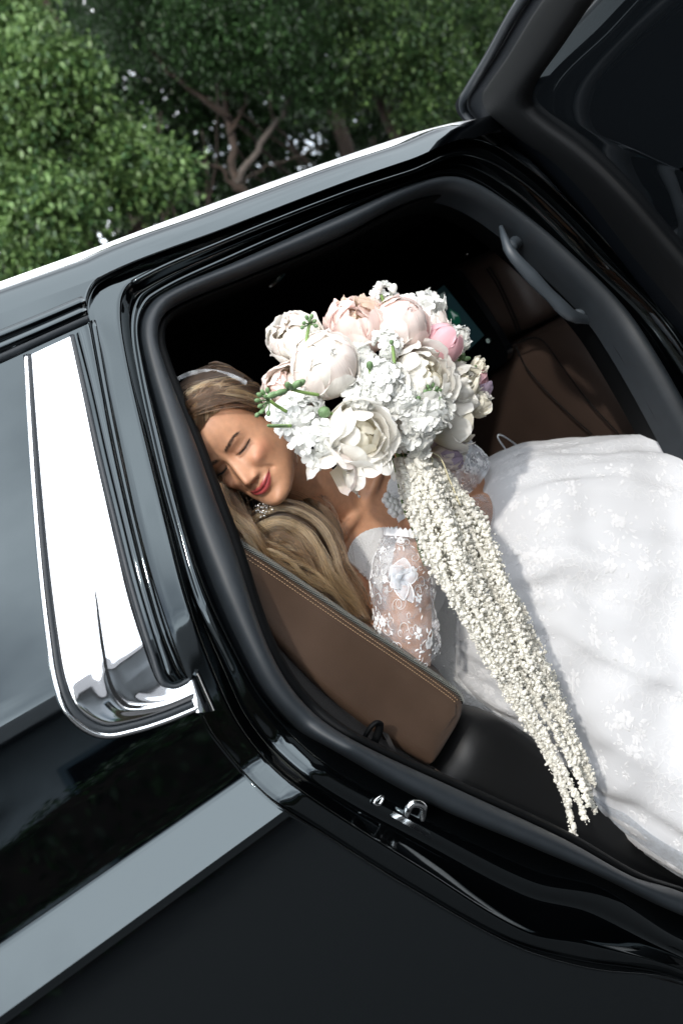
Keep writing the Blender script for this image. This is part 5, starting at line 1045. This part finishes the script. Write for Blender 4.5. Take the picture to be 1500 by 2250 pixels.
for k, en in enumerate(ends):
    f = (k + .5) / len(ends); f = .5 + (f - .5) * .90; y0 = .075 - .03 * math.sin(math.pi * f) - .012 * (k % 3); m_ = int(nl * en); pts = []
    wig = rb.uniform(0, 6)
    for i in range(m_):
        t_ = i / (nl - 1); ff = np.clip(.5 + (f - .5) * (1 + .25 * max(0, t_ - .5)) + .06 * math.sin(t_ * 5 + wig) * min(1, t_ * 4) + .030 * math.sin(t_ * 17 + 2 * wig) * min(1, t_ * 4), .02, .98); q = LEc[i] * (1 - ff) + REc[i] * ff; yy = y0 * (1 - .25 * t_) + .012 * math.sin(t_ * 7 + wig); pts.append(P(q[0], q[1] + (60 * max(0, t_ - .85) / .15 if k in (1, 3) else 0), yy))
    pts = np.array(pts); L = np.linalg.norm(np.diff(pts, axis=0), axis=1).sum(); c = resample(pts, 160); mb = MB(); mb.tube(c[::4], np.linspace(.005, .0025, 40), 6)
    n = int(L * 950); t_ = rb.uniform(.02, 1, n); i_ = (t_ * 159).astype(int); rr = np.interp(t_ * en, [0, .12, .5, .8, 1], [.0065, .0124, .0106, .0084, .0048]); d = rb.normal(0, 1, (n, 3)); d /= np.linalg.norm(d, axis=1)[:, None]
    cl_ = .70 + .62 * np.array([mnoise.noise(Vector((x_ * L * 42, d_[0] * 1.2 + k * 3.1, d_[2] * 1.2))) for x_, d_ in zip(t_, d)])
    scatter(mb, *FLUFF[k % 3], c[i_] + d * (rr * cl_ * rb.uniform(.4, 1.0, n) ** .4)[:, None] * 1.12, (.0016 + .0026 * rb.beta(1.6, 2.6, n))[:, None] * rb.uniform(.8, 1.2, (n, 3)))
    n2 = int(L * 1500); t2 = rb.uniform(.02, 1, n2); i2 = (t2 * 159).astype(int); r2 = np.interp(t2 * en, [0, .12, .5, .8, 1], [.0065, .0124, .0106, .0084, .0048]); d2 = rb.normal(0, 1, (n2, 3)); d2 /= np.linalg.norm(d2, axis=1)[:, None]
    c2 = .70 + .62 * np.array([mnoise.noise(Vector((x_ * L * 42, d_[0] * 1.2 + k * 3.1, d_[2] * 1.2))) for x_, d_ in zip(t2, d2)])
    scatter(mb, ICO_V, ICO_F, c[i2] + d2 * (r2 * c2 * rb.uniform(.85, 1.28, n2))[:, None] * 1.12, rb.uniform(.0006, .0017, n2)[:, None] * rb.uniform(.6, 1.5, (n2, 3)))
    mb.build('amaranth_strand', M['amaranth'], bq, smooth=True)
# ================================================================== trees
def leaf_mat(name, rgb, v):
    return mat(name, rgb, .34, var=v, vscale=3.2, trans=.28, ior=1.45)
M['leaf'] = leaf_mat('ficus_leaf', (.044, .096, .032), .5); M['leaf_b'] = leaf_mat('ficus_leaf_sunlit', (.125, .208, .066), .5); M['leaf_c'] = leaf_mat('ficus_leaf_shaded', (.022, .046, .017), .4)  # sun and shade put into leaf colour: lighter for lit clumps, darker for shaded trees
M['bark'] = mat('bark', (.034, .022, .015), .9, var=.4, vscale=9, bump=.6, bscale=40, dist=.02)
M['bark_grey'] = mat('bark_grey', (.075, .062, .052), .9, var=.3, vscale=12, bump=.5, bscale=40, dist=.02)
def leaves(name, mats, parent, sprigs, per, spread, size, seed=0, drop=.5, **kw):
    """sprigs: (n,3) points; each carries `per` leaves, each leaf a folded blade of four triangles"""
    r = np.random.default_rng(seed); n = len(sprigs) * per
    c = np.repeat(sprigs, per, 0) + r.normal(0, 1, (n, 3)) * spread * np.array([1, 1, .75])
    L = size * r.uniform(.6, 1.35, n)
    az = r.uniform(0, 2 * np.pi, n); el = r.normal(-drop, .55, n)
    d = np.stack([np.cos(az) * np.cos(el), np.sin(az) * np.cos(el), np.sin(el)], 1)
    up = np.stack([r.normal(0, .45, n), r.normal(0, .45, n) - .35, np.ones(n)], 1)
    s = np.cross(d, up); s /= np.linalg.norm(s, axis=1)[:, None] + 1e-9; nn = np.cross(s, d)
    w = L * r.uniform(.20, .30, n)
    v = np.stack([c, c + d * (L * .45)[:, None] + s * w[:, None] + nn * (w * .25)[:, None], c + d * L[:, None] - nn * (L * .12)[:, None], c + d * (L * .45)[:, None] - s * w[:, None] + nn * (w * .25)[:, None]], 1).reshape(-1, 3)
    b = np.arange(n) * 4
    f = np.stack([b, b + 1, b + 2, b, b + 2, b + 3], 1).reshape(-1)
    me = bpy.data.meshes.new(name); me.vertices.add(4 * n); me.vertices.foreach_set('co', v.ravel())
    me.loops.add(6 * n); me.loops.foreach_set('vertex_index', f.astype(np.int32)); me.polygons.add(2 * n)
    me.polygons.foreach_set('loop_start', np.arange(0, 6 * n, 3, dtype=np.int32)); 
    for m in mats: me.materials.append(m)
    me.polygons.foreach_set('material_index', np.repeat(r.integers(0, len(mats), n), 2).astype(np.int32))
    me.update(calc_edges=True); me.validate()
    return link(name, me, parent, **kw)
def clump(c, R, n, r, flat=.8):
    """sprig centres on a lumpy shell around c"""
    q = r.normal(0, 1, (n, 3)); q /= np.linalg.norm(q, axis=1)[:, None]; q *= (r.uniform(.45, 1, n) ** .6)[:, None]
    lump = np.array([.75 + .5 * mnoise.noise(Vector(v * 1.7 + c)) for v in q])
    return c + q * R * lump[:, None] * [1, .85, flat]
r = np.random.default_rng(5)
def limb(mb, pts, r0, r1, n=6):
    c = cr(pts, n); c = c + r.normal(0, .012, c.shape) * (1 + r0 * 4); mb.tube(c, np.linspace(r0, r1, len(c)), 8)
def tree(label, trunk_pts, trunk_r, limbs, clumps, mats, bark='bark', per=44, spread=.13, size=.062, seed=1, loc=None):
    base = np.array(trunk_pts[0], float); t = thing('leafy_tree', label, 'tree', tuple(base), 'leafy trees behind the car')
    mb = MB(); limb(mb, trunk_pts, trunk_r, trunk_r * .55); mb.build('trunk', M[bark], t)
    for pts, r0, r1, bk in limbs:
        mb = MB(); limb(mb, pts, r0, r1); mb.build('limb', M[bk], t)
    rr = np.random.default_rng(seed); sp = np.concatenate([clump(np.array(c, float), R, n, rr, fl) for c, R, n, fl in clumps])
    leaves('crown', [M[m] for m in mats], t, sp, per, spread, size, seed)
    return t
def K(px, py, y, R, n=60, fl=.8): return (P(px, py, y), R, n, fl)
# bright bushy tree on the left, nearest
b0_ = P(40, 900, 8.2); 
tree('bright leafy tree, nearest one, filling the upper left corner above the roof', [(b0_[0], 8.3, 0), (b0_[0] - .1, 8.4, 1.6), (b0_[0] + .2, 8.5, 4.), (b0_[0] + .5, 8.6, 7)], .20,
     [([(b0_[0], 8.4, 2.2), P(120, 500, 8.3), P(260, 330, 8.0)], .07, .02, 'bark'), ([(b0_[0], 8.4, 1.9), P(250, 560, 8.2), P(380, 420, 7.9)], .06, .02, 'bark')],
     [K(10, 40, 8.2, .42, 80), K(60, 110, 7.9, .36, 80), K(120, 150, 7.7, .34, 90), K(170, 200, 7.7, .24, 50), K(50, 230, 7.9, .36, 80), K(110, 260, 7.8, .26, 50), K(0, 330, 8.1, .40, 70), K(240, 300, 7.9, .26, 60), K(290, 350, 7.8, .30, 80), K(360, 380, 7.7, .22, 60), K(310, 420, 7.9, .24, 50), K(220, 380, 8.0, .30, 60), K(60, 430, 7.9, .36, 80), K(130, 440, 7.7, .30, 70), K(40, 520, 7.9, .34, 70), K(100, 560, 7.8, .30, 70), K(180, 470, 7.8, .16, 26), K(-80, 430, 8.2, .5, 60), K(-150, 200, 8.4, .8, 80), K(-60, -150, 8.6, .9, 90), K(120, -150, 8.8, .6, 60), K(-100, 700, 8.4, .8, 60), K(40, 680, 8.3, .6, 50)],
     ['leaf_b', 'leaf_b', 'leaf'], per=36, size=.072, seed=11)
# forked tree in the middle
fk = P(515, 405, 9.6); bb = P(600, 700, 9.6)
tree('tree with a bare forking trunk and a dark crown, behind the middle of the roof', [(bb[0] + .5, 9.6, 0), (bb[0] + .25, 9.6, 1.4), fk + [.15, 0, -.35], fk], .095,
     [([fk, P(508, 300, 9.6), P(488, 200, 9.6), P(478, 120, 9.6), P(440, 20, 9.8)], .052, .022, 'bark'), ([fk, P(545, 360, 9.5), P(600, 280, 9.5), P(645, 215, 9.6), P(700, 120, 9.8)], .045, .018, 'bark_grey'),
      ([P(505, 262, 9.55), P(430, 205, 9.5), P(360, 145, 9.5), P(315, 70, 9.6), P(290, -20, 9.6)], .036, .014, 'bark'), ([fk + [0, 0, -.1], P(480, 370, 9.5), P(420, 355, 9.4)], .03, .012, 'bark'), ([P(505, 300, 9.6), P(535, 240, 9.5), P(545, 205, 9.5)], .028, .01, 'bark'), ([fk, P(575, 372, 9.6), P(640, 350, 9.7), P(720, 320, 9.8)], .02, .008, 'bark')],
     [K(430, 40, 9.2, .8, 90), K(530, 80, 9.0, .7, 90), K(600, 120, 9.0, .6, 80), K(470, 100, 9.2, .5, 50), K(650, 60, 9.3, .8, 90), K(690, 190, 9.2, .42, 50), K(250, 30, 9.8, .8, 70), K(340, 20, 9.6, .6, 60), K(560, -60, 9.2, 1., 100), K(380, -120, 9.4, 1.0, 90), K(700, -100, 9.4, 1.0, 90)],
     ['leaf', 'leaf', 'leaf_c'], size=.062, seed=21)
# right tree
b2 = P(1150, 700, 9.0)
tree('leafy tree with a lighter crown beside the raised corner of the open door', [(b2[0], 9.4, 0), (b2[0] - .1, 9.4, 2), (b2[0] - .3, 9.5, 4.2), (b2[0], 9.6, 7)], .18,
     [([(b2[0] - .1, 9.4, 2.2), P(900, 260, 9.3), P(830, 120, 9.2)], .06, .02, 'bark')],
     [K(900, 60, 8.8, .8, 100), K(830, 140, 8.9, .6, 80), K(960, 150, 8.8, .6, 90), K(1010, 40, 8.9, .7, 80), K(930, 230, 9.0, .45, 60), K(1060, 130, 9.1, .6, 60), K(780, 30, 9.1, .7, 80), K(1090, -40, 9, .8, 80), K(860, -120, 9, 1.1, 100), K(1000, 230, 9.2, .5, 40), K(760, 200, 9.4, .5, 40), K(1150, 250, 9.2, .8, 60), K(1250, 60, 9.3, .9, 70), K(1350, 300, 9.4, .9, 60), K(1450, -50, 9.6, 1.2, 80)],
     ['leaf', 'leaf_b', 'leaf_c'], size=.062, seed=31)
# dark trees farther back with bare branches
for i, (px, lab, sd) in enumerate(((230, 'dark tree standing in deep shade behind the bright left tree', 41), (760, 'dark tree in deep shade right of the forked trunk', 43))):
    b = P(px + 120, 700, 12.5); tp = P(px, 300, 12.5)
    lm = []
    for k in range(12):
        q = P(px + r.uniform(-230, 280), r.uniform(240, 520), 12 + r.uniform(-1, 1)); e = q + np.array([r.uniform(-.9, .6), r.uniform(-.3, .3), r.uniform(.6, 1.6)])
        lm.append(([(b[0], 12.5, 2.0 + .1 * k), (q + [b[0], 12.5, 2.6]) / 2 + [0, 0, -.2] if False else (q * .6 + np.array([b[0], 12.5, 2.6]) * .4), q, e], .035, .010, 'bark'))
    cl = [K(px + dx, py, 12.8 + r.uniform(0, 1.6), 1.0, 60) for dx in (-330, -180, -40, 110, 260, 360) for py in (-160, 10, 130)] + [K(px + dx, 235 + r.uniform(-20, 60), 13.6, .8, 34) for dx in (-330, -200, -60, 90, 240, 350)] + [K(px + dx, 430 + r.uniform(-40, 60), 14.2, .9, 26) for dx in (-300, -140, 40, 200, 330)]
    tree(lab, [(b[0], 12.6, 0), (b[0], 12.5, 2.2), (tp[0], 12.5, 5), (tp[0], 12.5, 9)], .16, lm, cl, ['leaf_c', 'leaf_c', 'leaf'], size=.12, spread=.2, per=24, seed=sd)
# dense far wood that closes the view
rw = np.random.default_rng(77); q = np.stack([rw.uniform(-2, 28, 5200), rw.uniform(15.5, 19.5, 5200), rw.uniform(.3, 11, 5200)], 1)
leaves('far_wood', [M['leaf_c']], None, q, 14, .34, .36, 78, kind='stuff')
# unseen canopy added to block the sun (its shade keeps the trees dark)
q = np.stack([rw.uniform(5, 24, 2600), rw.uniform(4.8, 10, 2600), rw.uniform(7.5, 10.5, 2600)], 1)
leaves('shade_canopy', [M['leaf']], None, q, 14, .3, .25, 79, kind='stuff')
# ================================================================== street side behind the camera (seen in the paint and chrome)
M['wall'] = mat('painted_wall', (.34, .37, .40), .8, var=.12, vscale=2, bump=.2, bscale=30)
M['roof_t'] = mat('roof_sheet', (.10, .10, .105), .8, var=.2, vscale=6); M['dark_wood'] = mat('blue_joinery', (.10, .15, .19), .5)
h = thing('shop_building', 'low shop building with a grey roof across the street behind the camera', 'building', (-2, -14, 0))
mb = MB(); mb.box((-22, -20, 0), (22, -14, 3.6)); mb.build('wall', M['wall'], h, smooth=False)
mb = MB(); v = [(-22.6, -13.0, 3.55), (22.6, -13.0, 3.55), (22.6, -17, 5.6), (-22.6, -17, 5.6), (-22.6, -21, 3.55), (22.6, -21, 3.55)]; mb.add(v, [(0, 1, 2, 3), (3, 2, 5, 4), (0, 4, 5, 1), (0, 3, 4), (1, 5, 2)]); mb.build('roof', M['roof_t'], h, smooth=False)
for x in np.arange(-19, 20, 4.2):
    mb = MB(); mb.box((x, -14.02, .0), (x + 2.6, -13.96, 2.7)); w = mb.build('shop_front', M['dark_wood'], h, smooth=False)
    mb = MB(); mb.box((x + .12, -13.97, .5), (x + 2.48, -13.94, 2.55)); mb.build('pane', M['glass'], w, smooth=False)

rg_ = np.random.default_rng(91)
hedge = thing('clipped_hedge', 'long dark green hedge along the far kerb behind the camera', 'hedge', (0, -8.6, 0))
q = np.stack([rg_.uniform(-12, 13, 1500), rg_.uniform(-9.2, -8.2, 1500), rg_.uniform(.1, 1.5, 1500)], 1); leaves('foliage', [M['leaf'], M['leaf_c']], hedge, q, 16, .14, .13, 92)
mb = MB(); mb.box((-12, -9.0, 0), (13, -8.4, 1.2)); mb.build('inner_branches', M['bark'], hedge, smooth=False)
for i, (x_, lab) in enumerate(((-3.4, 'slim street tree behind the camera, the one toward the rear of the car'), (5.2, 'slim street tree behind the camera, the one toward the front of the car'))):
    t = thing('street_tree', lab, 'tree', (x_, -7.6, 0), 'slim street trees behind the camera'); mb = MB(); mb.tube(cr([(x_, -7.6, 0), (x_ + .05, -7.6, 1.4), (x_ - .05, -7.6, 3.4)], 4), .07, 8); mb.build('trunk', M['bark'], t)
    q = clump(np.array([x_, -7.6, 2.9]), .75, 110, rg_, .8); leaves('crown', [M['leaf'], M['leaf_c']], t, q, 24, .12, .10, 93 + i)
